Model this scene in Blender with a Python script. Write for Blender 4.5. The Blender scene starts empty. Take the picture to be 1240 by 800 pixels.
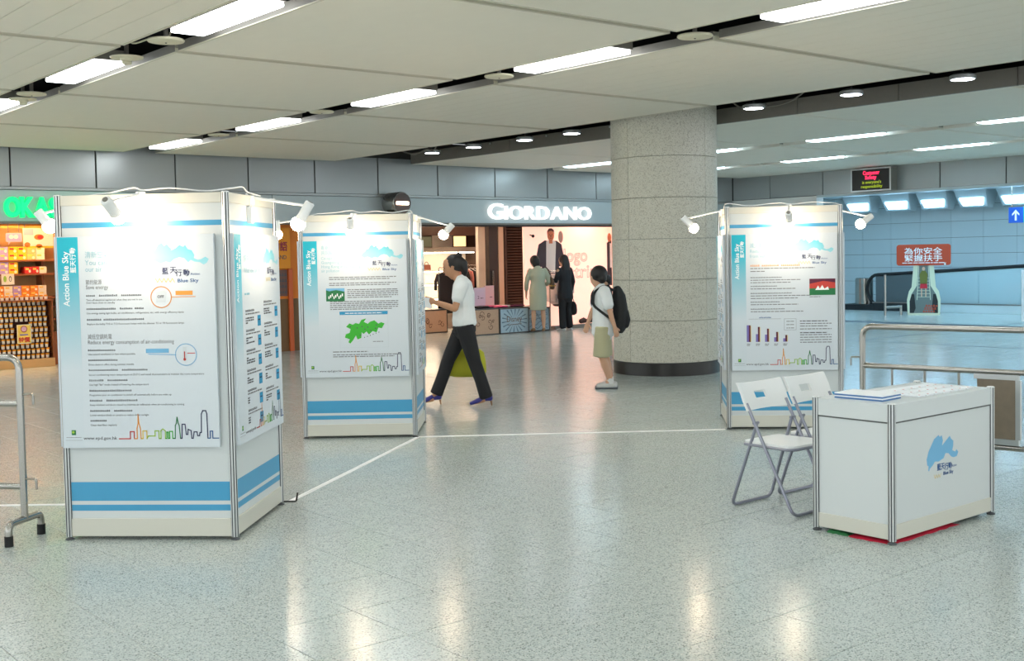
import bpy, bmesh, math, random
from mathutils import Vector, Matrix
from mathutils.geometry import tessellate_polygon
random.seed(7)
PI = math.pi
scene = bpy.context.scene
col = scene.collection

# ------------------------------------------------------------------ camera
# room axes: X runs along the back wall, Y towards it.  The camera stands at the
# origin, eye height 1.6 m, turned 39.55 degrees clockwise from +Y.
ROT = math.radians(-39.554)
cam = bpy.data.objects.new('camera', bpy.data.cameras.new('camera'))
col.objects.link(cam)
cam.data.sensor_width = 36.0
cam.data.lens = 1400.89 / 1240 * 36
cam.data.shift_y = -28.0 / 1240
cam.data.clip_end = 200
cam.matrix_world = (Matrix.Translation((0, 0, 1.6)) @ Matrix.Rotation(ROT, 4, 'Z')
                    @ Matrix.Rotation(PI / 2 - 0.044095, 4, 'X') @ Matrix.Rotation(-0.019789, 4, 'Z'))
scene.camera = cam

# ------------------------------------------------------------------ world, view
world = bpy.data.worlds.new('world'); scene.world = world
world.use_nodes = True
world.node_tree.nodes['Background'].inputs[0].default_value = (0.89, 0.93, 0.94, 1)
world.node_tree.nodes['Background'].inputs[1].default_value = 1.1
vs = scene.view_settings
vs.view_transform = 'Standard'; vs.look = 'None'; vs.gamma = 1.0; vs.exposure = 0.76
vs.use_curve_mapping = False
LAMP = 9.0          # strength of the fluorescent ceiling lights

# ------------------------------------------------------------------ materials
def srgb(r, g, b):
    f = lambda c: (c / 255 / 12.92) if c / 255 <= 0.04045 else ((c / 255 + 0.055) / 1.055) ** 2.4
    return (f(r), f(g), f(b), 1)
MATS = {}
def mat(name, rgb, rough=0.5, metal=0.0, emit=0.0, noise=0.0, scale=20.0, alpha=1.0, spec=0.5, ecol=None, trans=0.0):
    if name in MATS: return MATS[name]
    m = bpy.data.materials.new(name); m.use_nodes = True
    nt = m.node_tree; p = nt.nodes['Principled BSDF']
    c = srgb(*rgb)
    p.inputs['Base Color'].default_value = c
    p.inputs['Roughness'].default_value = rough
    p.inputs['Metallic'].default_value = metal
    p.inputs['Specular IOR Level'].default_value = spec
    if trans: p.inputs['Transmission Weight'].default_value = trans
    if alpha < 1: p.inputs['Alpha'].default_value = alpha
    if emit:
        p.inputs['Emission Color'].default_value = srgb(*(ecol or rgb))
        p.inputs['Emission Strength'].default_value = emit
    if noise:
        tc = nt.nodes.new('ShaderNodeTexCoord'); n = nt.nodes.new('ShaderNodeTexNoise')
        n.inputs['Scale'].default_value = scale; n.inputs['Detail'].default_value = 3
        mx = nt.nodes.new('ShaderNodeMix'); mx.data_type = 'RGBA'
        mx.inputs[6].default_value = tuple(x * (1 - noise) for x in c[:3]) + (1,)
        mx.inputs[7].default_value = tuple(min(1, x * (1 + noise)) for x in c[:3]) + (1,)
        nt.links.new(tc.outputs['Object'], n.inputs['Vector'])
        nt.links.new(n.outputs['Fac'], mx.inputs[0])
        nt.links.new(mx.outputs[2], p.inputs['Base Color'])
    MATS[name] = m
    return m

def terrazzo(name, base, dark, light, rough, scale, rvar=0.05, coat=0.0):
    m = bpy.data.materials.new(name); m.use_nodes = True
    nt = m.node_tree; L = nt.links; p = nt.nodes['Principled BSDF']
    g = nt.nodes.new('ShaderNodeNewGeometry')
    v1 = nt.nodes.new('ShaderNodeTexVoronoi'); v1.inputs['Scale'].default_value = scale
    v2 = nt.nodes.new('ShaderNodeTexNoise'); v2.inputs['Scale'].default_value = scale * 0.9; v2.inputs['Detail'].default_value = 2
    v3 = nt.nodes.new('ShaderNodeTexNoise'); v3.inputs['Scale'].default_value = 1.3
    for v in (v1, v2, v3): L.new(g.outputs['Position'], v.inputs['Vector'])
    sep = nt.nodes.new('ShaderNodeSeparateColor'); L.new(v1.outputs['Color'], sep.inputs[0])
    r1 = nt.nodes.new('ShaderNodeValToRGB'); e = r1.color_ramp.elements
    e[0].position = 0.10; e[0].color = srgb(*dark); e[1].position = 0.22; e[1].color = srgb(*base)
    n_ = e.new(0.80); n_.color = srgb(*base)
    n_ = e.new(0.93); n_.color = srgb(*light)
    L.new(sep.outputs[0], r1.inputs[0])
    mx = nt.nodes.new('ShaderNodeMix'); mx.data_type = 'RGBA'; mx.blend_type = 'MULTIPLY'; mx.inputs[0].default_value = 1
    r2 = nt.nodes.new('ShaderNodeMapRange'); r2.inputs[1].default_value = 0.3; r2.inputs[2].default_value = 0.7
    r2.inputs[3].default_value = 0.90; r2.inputs[4].default_value = 1.06
    L.new(v2.outputs['Fac'], r2.inputs[0]); L.new(r1.outputs[0], mx.inputs[6]); L.new(r2.outputs[0], mx.inputs[7])
    L.new(mx.outputs[2], p.inputs['Base Color'])
    r3 = nt.nodes.new('ShaderNodeMapRange'); r3.inputs[3].default_value = rough - rvar; r3.inputs[4].default_value = rough + rvar
    L.new(v3.outputs['Fac'], r3.inputs[0]); L.new(r3.outputs[0], p.inputs['Roughness'])
    MATS[name] = m
    return m

terrazzo('floor_terrazzo', (190, 199, 196), (130, 138, 134), (214, 218, 212), 0.19, 190)
terrazzo('column_stone', (214, 211, 196), (176, 172, 156), (222, 220, 208), 0.6, 110, 0.03)
mat('grout', (128, 130, 122), 0.7)
mat('ceiling_white', (242, 237, 222), 0.55, noise=0.03, scale=3)
mat('panel_rim', (214, 209, 190), 0.45)
mat('seam_grey', (150, 147, 132), 0.6)
mat('void_black', (16, 17, 17), 0.9)
mat('trough_grey', (128, 124, 116), 0.5, noise=0.05)
mat('lamp_cool', (255, 255, 255), 0.4, emit=LAMP, ecol=(242, 247, 250))
mat('lamp_teal', (255, 255, 255), 0.4, emit=LAMP, ecol=(210, 240, 255))
mat('fascia_metal', (170, 174, 174), 0.32, metal=0.55, noise=0.03, scale=2)
mat('band_metal', (188, 198, 200), 0.4, metal=0.25)
mat('dark_gap', (60, 60, 56), 0.8)
mat('steel', (168, 166, 160), 0.22, metal=1.0)
mat('brushed_steel', (150, 152, 150), 0.32, metal=1.0)
mat('aluminium', (205, 208, 208), 0.35, metal=0.85)
mat('groove_dark', (92, 96, 100), 0.6)
mat('panel_white', (212, 218, 219), 0.42)
mat('rail_white', (212, 211, 200), 0.4)
mat('stripe_blue', (72, 160, 204), 0.4)
mat('white_plastic', (236, 238, 238), 0.35)
mat('black_rubber', (22, 22, 24), 0.7)
mat('black_plastic', (26, 26, 28), 0.4)
mat('bulb', (255, 250, 240), 0.3, emit=55, ecol=(255, 226, 190))
mat('tube_grey', (150, 152, 166), 0.3, metal=0.8)
mat('vinyl_white', (240, 241, 240), 0.5)
# print colours
mat('paper', (212, 221, 228), 0.5)
mat('ink_grey', (128, 130, 134), 0.6)
mat('ink_dark', (80, 82, 88), 0.6)
mat('ink_white', (248, 250, 250), 0.5)
mat('ink_blue', (40, 90, 150), 0.6)
mat('ink_sky', (118, 182, 222), 0.6)
mat('ink_tealtext', (140, 190, 205), 0.6)
mat('ink_orange', (238, 160, 70), 0.6)
mat('ink_yellow', (232, 200, 80), 0.6)
mat('ink_lime', (160, 200, 70), 0.6)
mat('ink_green', (60, 180, 50), 0.6)
mat('ink_dgreen', (34, 120, 70), 0.6)
mat('ink_red', (205, 66, 56), 0.6)
mat('ink_navy', (40, 46, 90), 0.6)
mat('ink_purple', (120, 110, 180), 0.6)
mat('ink_maroon', (96, 30, 60), 0.6)
mat('ink_tab', (44, 150, 196), 0.6)
mat('ink_pale', (205, 214, 220), 0.6)

def gradient_mat(name, top, bottom, z0, z1):
    """flat print that fades from one ink to another along the sheet's height"""
    m = bpy.data.materials.new(name); m.use_nodes = True
    nt = m.node_tree; p = nt.nodes['Principled BSDF']; p.inputs['Roughness'].default_value = 0.5
    tc = nt.nodes.new('ShaderNodeTexCoord'); s = nt.nodes.new('ShaderNodeSeparateXYZ')
    r = nt.nodes.new('ShaderNodeMapRange'); r.inputs[1].default_value = z0; r.inputs[2].default_value = z1
    mx = nt.nodes.new('ShaderNodeMix'); mx.data_type = 'RGBA'
    mx.inputs[6].default_value = srgb(*bottom); mx.inputs[7].default_value = srgb(*top)
    nt.links.new(tc.outputs['Object'], s.inputs[0]); nt.links.new(s.outputs[2], r.inputs[0])
    nt.links.new(r.outputs[0], mx.inputs[0]); nt.links.new(mx.outputs[2], p.inputs['Base Color'])
    MATS[name] = m
gradient_mat('grad_band', (22, 182, 206), (210, 220, 227), 0.45, 1.05)
gradient_mat('grad_cloud', (96, 198, 218), (176, 222, 230), 0.98, 1.17)

def gloss_wave(name, base, rough): pass

# ------------------------------------------------------------------ mesh builder
class B:
    def __init__(s): s.v = []; s.f = []; s.m = []
    def add(s, verts, faces, mi=0):
        o = len(s.v); s.v += [tuple(v) for v in verts]
        s.f += [tuple(i + o for i in f) for f in faces]; s.m += [mi] * len(faces)
        return s
    def box(s, x0, y0, z0, x1, y1, z1, mi=0, bev=0.0):
        if bev > 0:
            b = bev
            ring = lambda x0, y0, x1, y1, z: [(x0, y0, z), (x1, y0, z), (x1, y1, z), (x0, y1, z)]
            def oct_(e, z): return [(x0 + e + b, y0 + e, z), (x1 - e - b, y0 + e, z), (x1 - e, y0 + e + b, z), (x1 - e, y1 - e - b, z),
                                    (x1 - e - b, y1 - e, z), (x0 + e + b, y1 - e, z), (x0 + e, y1 - e - b, z), (x0 + e, y0 + e + b, z)]
            vs_ = oct_(b, z0) + oct_(0, z0 + b) + oct_(0, z1 - b) + oct_(b, z1)
            fs = [tuple(range(7, -1, -1)), tuple(range(24, 32))]
            for r in range(3):
                for k in range(8): fs.append((r * 8 + k, r * 8 + (k + 1) % 8, r * 8 + 8 + (k + 1) % 8, r * 8 + 8 + k))
            return s.add(vs_, fs, mi)
        return s.add([(x0, y0, z0), (x1, y0, z0), (x1, y1, z0), (x0, y1, z0), (x0, y0, z1), (x1, y0, z1), (x1, y1, z1), (x0, y1, z1)],
                     [(3, 2, 1, 0), (4, 5, 6, 7), (0, 1, 5, 4), (1, 2, 6, 5), (2, 3, 7, 6), (3, 0, 4, 7)], mi)
    def tube(s, pts, r, seg=10, mi=0, cap=True):
        pts = [Vector(p) for p in pts]; n = len(pts)
        rr = r if isinstance(r, (list, tuple)) else [r] * n
        up = Vector((0, 0, 1)); rings = []; prev = None
        for i, p in enumerate(pts):
            t = (pts[min(i + 1, n - 1)] - pts[max(i - 1, 0)]).normalized()
            a = (prev - t * prev.dot(t)) if prev is not None else (up - t * up.dot(t))
            if a.length < 1e-4: a = Vector((1, 0, 0)) - t * t.x
            if a.length < 1e-4: a = Vector((0, 1, 0)) - t * t.y
            a.normalize(); prev = a; b = t.cross(a)
            rings.append([p + (a * math.cos(2 * PI * k / seg) + b * math.sin(2 * PI * k / seg)) * rr[i] for k in range(seg)])
        vs_ = [v for R in rings for v in R]; fs = []
        for i in range(n - 1):
            for k in range(seg): fs.append((i * seg + k, i * seg + (k + 1) % seg, (i + 1) * seg + (k + 1) % seg, (i + 1) * seg + k))
        if cap: fs += [tuple(range(seg - 1, -1, -1)), tuple(range((n - 1) * seg, n * seg))]
        return s.add(vs_, fs, mi)
    def lathe(s, prof, c=(0, 0, 0), seg=24, mi=0, axis='Z'):
        vs_ = []; fs = []; n = len(prof)
        for r, z in prof:
            for k in range(seg):
                a = 2 * PI * k / seg; x, y = r * math.cos(a), r * math.sin(a)
                if axis == 'Z': v = (c[0] + x, c[1] + y, c[2] + z)
                elif axis == 'Y': v = (c[0] + x, c[1] - z, c[2] + y)
                else: v = (c[0] + z, c[1] + x, c[2] + y)
                vs_.append(v)
        for i in range(n - 1):
            for k in range(seg): fs.append((i * seg + k, i * seg + (k + 1) % seg, (i + 1) * seg + (k + 1) % seg, (i + 1) * seg + k))
        fs += [tuple(range(seg - 1, -1, -1)), tuple(range((n - 1) * seg, n * seg))]
        return s.add(vs_, fs, mi)
    def ball(s, c, r, seg=14, mi=0):
        rx, ry, rz = r if isinstance(r, (tuple, list)) else (r, r, r)
        n = seg // 2; vs_ = [(c[0], c[1], c[2] - rz)]; fs = []
        for i in range(1, n):
            t = PI * i / n - PI / 2
            for k in range(seg):
                a = 2 * PI * k / seg
                vs_.append((c[0] + rx * math.cos(t) * math.cos(a), c[1] + ry * math.cos(t) * math.sin(a), c[2] + rz * math.sin(t)))
        vs_.append((c[0], c[1], c[2] + rz)); last = len(vs_) - 1
        for k in range(seg): fs.append((0, 1 + (k + 1) % seg, 1 + k))
        for i in range(n - 2):
            for k in range(seg): fs.append((1 + i * seg + k, 1 + i * seg + (k + 1) % seg, 1 + (i + 1) * seg + (k + 1) % seg, 1 + (i + 1) * seg + k))
        for k in range(seg): fs.append((1 + (n - 2) * seg + k, 1 + (n - 2) * seg + (k + 1) % seg, last))
        return s.add(vs_, fs, mi)
    def prism(s, poly, y0, y1, mi=0, plane='XZ'):
        """extrude a 2D outline (x,z) from y0 to y1 (or (x,y) from z0 to z1)"""
        n = len(poly)
        area = sum(poly[i][0] * poly[(i + 1) % n][1] - poly[(i + 1) % n][0] * poly[i][1] for i in range(n))
        if area < 0: poly = poly[::-1]
        tri = tessellate_polygon([[Vector((x, z, 0)) for x, z in poly]])
        if plane == 'XZ':
            a = [(x, y0, z) for x, z in poly]; b = [(x, y1, z) for x, z in poly]
        else:
            b = [(x, z, y0) for x, z in poly]; a = [(x, z, y1) for x, z in poly]
        fs = []
        for t in tri:
            p = [Vector((poly[i][0], poly[i][1])) for i in t]
            if (p[1] - p[0]).cross(p[2] - p[0]) < 0: t = (t[0], t[2], t[1])
            fs.append(tuple(t)); fs.append((t[2] + n, t[1] + n, t[0] + n))
        for i in range(n): fs.append((i, i + n, (i + 1) % n + n, (i + 1) % n))
        return s.add(a + b, fs, mi)
    def loft(s, pts, rad, side=(0, 1, 0), seg=16, mi=0, dome=0.6):
        """elliptical rings along a path: a along `side`, b across it"""
        pts = [Vector(p) for p in pts]; n = len(pts); side = Vector(side); rings = []
        rad = [r if isinstance(r, (tuple, list)) else (r, r) for r in rad]
        fr = []
        for i, p in enumerate(pts):
            t = (pts[min(i + 1, n - 1)] - pts[max(i - 1, 0)]).normalized()
            a = side - t * side.dot(t)
            if a.length < 1e-3: a = Vector((1, 0, 0)) - t * t.x
            a.normalize(); fr.append((t, a, t.cross(a)))
        def ring(p, f, ra, rb): return [p + f[1] * (ra * math.cos(2 * PI * k / seg)) + f[2] * (rb * math.sin(2 * PI * k / seg)) for k in range(seg)]
        if dome:
            d = dome * min(rad[0]); rings.append(ring(pts[0] - fr[0][0] * d, fr[0], rad[0][0] * .6, rad[0][1] * .6))
        for p, f, r in zip(pts, fr, rad): rings.append(ring(p, f, *r))
        if dome:
            d = dome * min(rad[-1]); rings.append(ring(pts[-1] + fr[-1][0] * d, fr[-1], rad[-1][0] * .6, rad[-1][1] * .6))
        m = len(rings); vs_ = [v for R in rings for v in R]; fs = []
        for i in range(m - 1):
            for k in range(seg): fs.append((i * seg + k, i * seg + (k + 1) % seg, (i + 1) * seg + (k + 1) % seg, (i + 1) * seg + k))
        fs += [tuple(range(seg - 1, -1, -1)), tuple(range((m - 1) * seg, m * seg))]
        return s.add(vs_, fs, mi)
    def mesh(s, name, mats, smooth=False):
        me = bpy.data.meshes.new(name); me.from_pydata(s.v, [], s.f)
        for m in (mats if isinstance(mats, (list, tuple)) else [mats]): me.materials.append(MATS[m])
        if any(s.m): me.polygons.foreach_set('material_index', s.m)
        if smooth:
            me.polygons.foreach_set('use_smooth', [True] * len(me.polygons))
            if smooth != 'all': me.set_sharp_from_angle(angle=math.radians(40))
        me.update()
        return me
    def obj(s, name, mats, parent=None, loc=(0, 0, 0), rz=0.0, smooth=False):
        return link(name, s.mesh(name, mats, smooth), parent, loc, rz)

def link(name, me, parent=None, loc=(0, 0, 0), rz=0.0):
    o = bpy.data.objects.new(name, me); col.objects.link(o)
    o.location = loc; o.rotation_euler = (0, 0, rz)
    if parent: o.parent = parent
    return o
def tag(o, label, cat=None, group=None, kind=None):
    if label: o['label'] = label
    if cat: o['category'] = cat
    if group: o['group'] = group
    if kind: o['kind'] = kind
    return o
def thing(name, label, cat, loc=(0, 0, 0), rz=0.0, group=None):
    return tag(link(name, None, None, loc, rz), label, cat, group)
def struct(o): o['kind'] = 'structure'; return o
def dup(root, loc, rz=None, label=None):
    r = root.copy(); col.objects.link(r); r.location = loc
    if rz is not None: r.rotation_euler = (0, 0, rz)
    if label: r['label'] = label
    for ch in list(root.children):
        c = ch.copy(); col.objects.link(c); c.parent = r
        for g in list(ch.children):
            d = g.copy(); col.objects.link(d); d.parent = c
    return r
CR, SR = math.cos(ROT), math.sin(ROT)
def F(x, y, z=0.0):
    """a point given as right-of / ahead-of the viewer's standing point -> room axes"""
    return Vector((x * CR - y * SR, x * SR + y * CR, z))

_txt = {}
def text_mesh(body, bold=0.0, res=3):
    key = (body, bold, res)
    if key in _txt: return _txt[key]
    cu = bpy.data.curves.new('t', 'FONT'); cu.body = body; cu.size = 1.0; cu.resolution_u = res; cu.offset = bold
    o = bpy.data.objects.new('t', cu); col.objects.link(o)
    dg = bpy.context.evaluated_depsgraph_get()
    me = bpy.data.meshes.new_from_object(o.evaluated_get(dg))
    v = [(p.co.x, p.co.y) for p in me.vertices]; f = [tuple(p.vertices) for p in me.polygons]
    bpy.data.objects.remove(o); bpy.data.curves.remove(cu); bpy.data.meshes.remove(me)
    if not v: v = [(0, 0), (.1, 0), (0, .1)]; f = [(0, 1, 2)]
    w = max(p[0] for p in v)
    _txt[key] = (v, f, w)
    return _txt[key]
def text_solid(body, size, depth, bold=0.0, bev=0.0, res=4):
    cu = bpy.data.curves.new('t', 'FONT'); cu.body = body; cu.size = size; cu.extrude = depth / 2; cu.offset = bold
    cu.bevel_depth = bev; cu.bevel_resolution = 1; cu.resolution_u = res
    o = bpy.data.objects.new('t', cu); col.objects.link(o)
    dg = bpy.context.evaluated_depsgraph_get()
    me = bpy.data.meshes.new_from_object(o.evaluated_get(dg))
    bpy.data.objects.remove(o); bpy.data.curves.remove(cu)
    me.transform(Matrix.Rotation(PI / 2, 4, 'X'))      # stands up in XZ, faces -Y
    me.materials.clear()
    return me

class Print:
    """flat print on a sheet: x to the right, y up, facing the viewer"""
    def __init__(s): s.it = []
    def raw(s, m, v, f, layer): s.it.append((m, v, f, layer)); return s
    def poly(s, m, pts, layer=1):
        return s.raw(m, pts, [tuple(t) for t in tessellate_polygon([[Vector((x, y, 0)) for x, y in pts]])], layer)
    def rect(s, m, x0, y0, x1, y1, layer=1): return s.raw(m, [(x0, y0), (x1, y0), (x1, y1), (x0, y1)], [(0, 1, 2, 3)], layer)
    def ell(s, m, cx, cy, rx, ry, layer=1, n=24):
        return s.raw(m, [(cx + rx * math.cos(2 * PI * k / n), cy + ry * math.sin(2 * PI * k / n)) for k in range(n)], [tuple(range(n))], layer)
    def ringe(s, m, cx, cy, r, w, layer=2, n=28):
        return s.stroke(m, [(cx + r * math.cos(2 * PI * k / n), cy + r * math.sin(2 * PI * k / n)) for k in range(n + 1)], w, layer)
    def stroke(s, m, pts, w, layer=2):
        v = []; f = []
        for (x0, y0), (x1, y1) in zip(pts, pts[1:]):
            d = math.hypot(x1 - x0, y1 - y0)
            if d < 1e-7: continue
            dx, dy = (x1 - x0) / d * w / 2, (y1 - y0) / d * w / 2; o = len(v)
            v += [(x0 - dx + dy, y0 - dy - dx), (x1 + dx + dy, y1 + dy - dx), (x1 + dx - dy, y1 + dy + dx), (x0 - dx - dy, y0 - dy + dx)]
            f.append((o, o + 1, o + 2, o + 3))
        return s.raw(m, v, f, layer)
    def text(s, m, body, x, y, size, rot=0, layer=2, bold=0.0, width=None, res=2):
        v, f, w = text_mesh(body, bold, res)
        sx = size if width is None else width / w
        c, sn = math.cos(rot), math.sin(rot)
        return s.raw(m, [(x + px * sx * c - py * size * sn, y + px * sx * sn + py * size * c) for px, py in v], f, layer)
    def dashes(s, m, x, y, n, size, layer=2, gaps=()):
        """a line of print too small to read: one block for each character"""
        v = []; f = []
        for k in range(n):
            if k in gaps: continue
            x0 = x + k * size * 1.12; o = len(v); h = size * random.uniform(.75, 1.0)
            v += [(x0, y), (x0 + size * .9, y), (x0 + size * .9, y + h * .42), (x0, y + h * .42)]; f.append((o, o + 1, o + 2, o + 3)); o += 4
            v += [(x0 + size * .1, y + h * .58), (x0 + size * .8, y + h * .58), (x0 + size * .8, y + h), (x0 + size * .1, y + h)]; f.append((o, o + 1, o + 2, o + 3))
        return s.raw(m, v, f, layer)
    def line(s, m, x0, y, x1, h, layer=2):
        """a line of fine print too small to read: a row of word-long bars"""
        v = []; f = []; x = x0
        while x < x1:
            w = min(random.uniform(2.0, 7.0) * h, x1 - x); o = len(v)
            v += [(x, y), (x + w, y), (x + w, y + h), (x, y + h)]; f.append((o, o + 1, o + 2, o + 3)); x += w + h * .8
        return s.raw(m, v, f, layer)
    def obj(s, name, parent, loc=(0, 0, 0), rz=0.0, step=0.0007):
        b = B(); ms = []
        for m, v, f, layer in s.it:
            if m not in ms: ms.append(m)
            # wind every face so that it looks to -Y
            fs = []
            for q in f:
                a = sum(v[q[i]][0] * v[q[(i + 1) % len(q)]][1] - v[q[(i + 1) % len(q)]][0] * v[q[i]][1] for i in range(len(q)))
                fs.append(q if a > 0 else q[::-1])
            b.add([(x, -layer * step, y) for x, y in v], fs, ms.index(m))
        return b.obj(name, ms, parent, loc, rz)

# ================================================================== THE SETTING
ZC = 3.35
WALL_Y = 18.1            # plane of the shop fronts
WALL_X = 21.9            # plane of the right-hand wall
SEAM0, MOD = 9.22, 2.90  # ceiling module along Y

# ---- floor: terrazzo tiles on a grout bed
TS = 0.4525
floor = struct(B().box(-9, -9, -0.12, 29.5, 25, -0.004).obj('floor', 'grout'))
def tile_geo(b, x, y):
    g = 0.0013; h = TS / 2; t = 0.002
    o = [(x - h + g, y - h + g), (x + h - g, y - h + g), (x + h - g, y + h - g), (x - h + g, y + h - g)]
    i = [(x - h + g + t, y - h + g + t), (x + h - g - t, y - h + g + t), (x + h - g - t, y + h - g - t), (x - h + g + t, y + h - g - t)]
    b.add([(p[0], p[1], -0.0035) for p in o] + [(p[0], p[1], 0) for p in i],
          [(4, 5, 6, 7), (0, 1, 5, 4), (1, 2, 6, 5), (2, 3, 7, 6), (3, 0, 4, 7)])
tile_me = B(); tile_geo(tile_me, 0, 0); tile_me = tile_me.mesh('floor_tile', 'floor_terrazzo')
cells = []
for i in range(-23, 64):
    for j in range(-22, 52):
        cells.append((1.38 + (i - 3 + .5) * TS, 3.14 + (j - 7 + .5) * TS))
def in_view(x, y):
    px, py = x * CR + y * SR, -x * SR + y * CR
    return py > 4.3 and abs(px) < 0.45 * py + 0.2
cells = [c for c in cells if -8.8 < c[0] < 29.2 and -8.8 < c[1] < 24.7]
vis = sorted([c for c in cells if in_view(*c)], key=lambda c: c[0] ** 2 + c[1] ** 2)[:290]
vset = set(vis)
for c in vis: link('floor_tile', tile_me, floor, (c[0], c[1], 0))
b = B()
for c in cells:
    if c not in vset: tile_geo(b, *c)
tag(b.obj('floor_tiles', 'floor_terrazzo', floor), None, kind='stuff')

# ---- ceiling: rows of planked panels with dark service troughs between them
TROUGH = [(-6.62, -6.2), (-3.2, -2.77), (0.2, 0.63), (3.60, 4.06), (6.94, 7.46), (10.77, 12.40), (15.48, 15.93), (18.64, 19.07)]
ceiling = struct(B().box(-9, -9, 3.80, WALL_X, WALL_Y, 3.92).obj('ceiling', 'void_black'))
rows = [(TROUGH[i][1], TROUGH[i + 1][0]) for i in range(len(TROUGH) - 1)] + [(TROUGH[-1][1], WALL_X - 0.02)]
plank_cache = {}
for ri, (x0, x1) in enumerate(rows):
    for k in range(-6, 4):
        y0, y1 = SEAM0 + MOD * (k - 1) + 0.035, SEAM0 + MOD * k - 0.035
        if y1 > WALL_Y - 0.15: y1 = WALL_Y - 0.01
        w, l = x1 - x0, y1 - y0
        near = ri in (2, 3, 4) and k >= -1
        if near:
            b = B(); h = 0.075; r = 0.022
            b.box(0, 0, 0, r, l, h).box(w - r, 0, 0, w, l, h).box(r, 0, 0, w - r, r, h).box(r, l - r, 0, w - r, l, h)
            b.box(-.004, 0, .008, 0, l, h, 1).box(w, 0, .008, w + .004, l, h, 1)
            p = b.obj('ceiling_panel', ['panel_rim', 'trough_grey'], ceiling, (x0, y0, ZC))
            n = 11 if w < 3.1 else 12
            pw = (w - 2 * r) / n
            key = (n, round(l, 3))
            if key not in plank_cache:
                plank_cache[key] = B().box(0.0028, 0.002, 0.004, pw - 0.0028, l - 2 * r - 0.002, 0.03).mesh('ceiling_plank', 'ceiling_white')
            for i in range(n): link('ceiling_plank', plank_cache[key], p, (r + i * pw, r, 0))
        else:
            B().box(0, 0, 0, w, l, 0.075, 0, 0.008).obj('ceiling_panel', 'ceiling_white', ceiling, (x0, y0, ZC))
for k in range(-6, 4):          # recessed strips behind the cross joints
    y = SEAM0 + MOD * k
    if y < WALL_Y - 0.3:
        for x0, x1 in rows: B().box(x0, y - 0.034, ZC + 0.04, x1, y + 0.034, ZC + 0.06).obj('joint_strip', 'seam_grey', ceiling)
# grey edge boards along the far side of the wide trough, in short lengths
yy = -1.0
while yy < 17.6:
    B().box(12.36, yy, ZC + 0.0, 12.398, yy + 1.44, ZC + 0.2).obj('edge_board', 'trough_grey', ceiling)
    B().ball((12.35, yy + 0.5, ZC + 0.17), 0.018, 8).obj('fixing_knob', 'aluminium', ceiling)
    yy += 1.45

# ---- stone-clad column
CX, CY = 11.60, 10.77
column = struct(B().lathe([(0.66, 0), (0.66, 3.80)], (CX, CY, 0), 40).obj('column', 'grout', smooth=True))
tag(column, 'round stone-clad column with a dark skirting rising into the ceiling')
lev = [0.17, 0.72, 1.255, 1.79, 2.325, 2.86, 3.78]
def arc_panel(r0, r1, a0, a1, z0, z1, n=12):
    vs_ = []
    for r in (r1, r0):
        for z in (z0, z1):
            for i in range(n + 1):
                a = a0 + (a1 - a0) * i / n; vs_.append((r * math.cos(a), r * math.sin(a), z))
    m = n + 1; fs = []
    for i in range(n):
        fs += [(i, i + 1, m + i + 1, m + i), (m + i, m + i + 1, 3 * m + i + 1, 3 * m + i), (2 * m + i + 1, 2 * m + i, 3 * m + i, 3 * m + i + 1), (i + 1, i, 2 * m + i, 2 * m + i + 1)]
    fs += [(0, m, 3 * m, 2 * m), (n, 2 * m + n, 3 * m + n, m + n)]
    return B().add(vs_, fs)
for z0, z1 in zip(lev, lev[1:]):
    for s in range(4):
        a0 = math.radians(-178 + 90 * s)
        arc_panel(0.66, 0.71, a0 + 0.004, a0 + PI / 2 - 0.004, z0 + 0.003, z1 - 0.003).obj('cladding_panel', 'column_stone', column, (CX, CY, 0), smooth=True)
mat('skirting_black', (40, 38, 36), 0.35)
B().lathe([(0.72, 0.0), (0.72, 0.165), (0.712, 0.17)], (CX, CY, 0), 48).obj('skirting', 'skirting_black', column, smooth=True)

# ---- back wall: metal fascia panels over a sign band, openings below
wall_back = struct(B().box(-3, WALL_Y + 0.03, 2.25, WALL_X + 0.3, WALL_Y + 0.25, 3.80).obj('wall_back', 'dark_gap'))
sx = [-2.5, -1.2, 0.1, 1.4, 2.7, 4.0, 5.30, 6.58, 7.88, 9.18, 10.47, 11.80, 13.16, 14.57, 15.97, 17.37, 18.77, 20.17, WALL_X - 0.005]
for a, c in zip(sx, sx[1:]):
    B().box(a + 0.012, WALL_Y, 2.79, c - 0.012, WALL_Y + 0.04, 3.46, 0, 0.004).obj('fascia_panel', 'fascia_metal', wall_back)
for a, c in ((-2.5, 5.0), (5.0, 9.62), (9.62, 12.2), (12.2, 18.6), (18.6, WALL_X - .005)):
    B().box(a + 0.006, WALL_Y + 0.005, 2.27, c - 0.006, WALL_Y + 0.04, 2.74, 0, 0.004).obj('sign_band', 'band_metal', wall_back)
B().box(-2.5, WALL_Y - 0.03, 2.745, WALL_X, WALL_Y + 0.04, 2.785).obj('ledge', 'fascia_metal', wall_back)
B().box(-2.5, WALL_Y - 0.01, 2.235, WALL_X, WALL_Y + 0.20, 2.268).obj('soffit_trim', 'trough_grey', wall_back)
# piers between the shops
mat('pier_wood', (150, 92, 44), 0.4, noise=0.12, scale=6)
mat('orange_wall', (236, 130, 26), 0.5)
mat('brown_wall', (122, 88, 50), 0.5, noise=0.1)
mat('white_wall', (226, 226, 222), 0.6)
mat('shop_tan', (206, 160, 104), 0.6)
for i, (a, c, m) in enumerate(((6.9, 9.30, 'shop_tan'), (10.55, 12.75, 'white_wall'), (18.62, WALL_X, 'white_wall'))):
    struct(B().box(a, WALL_Y + 0.06, 0, c, WALL_Y + 0.30, 2.24).obj('wall_pier_%d' % (i + 1), m))

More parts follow.
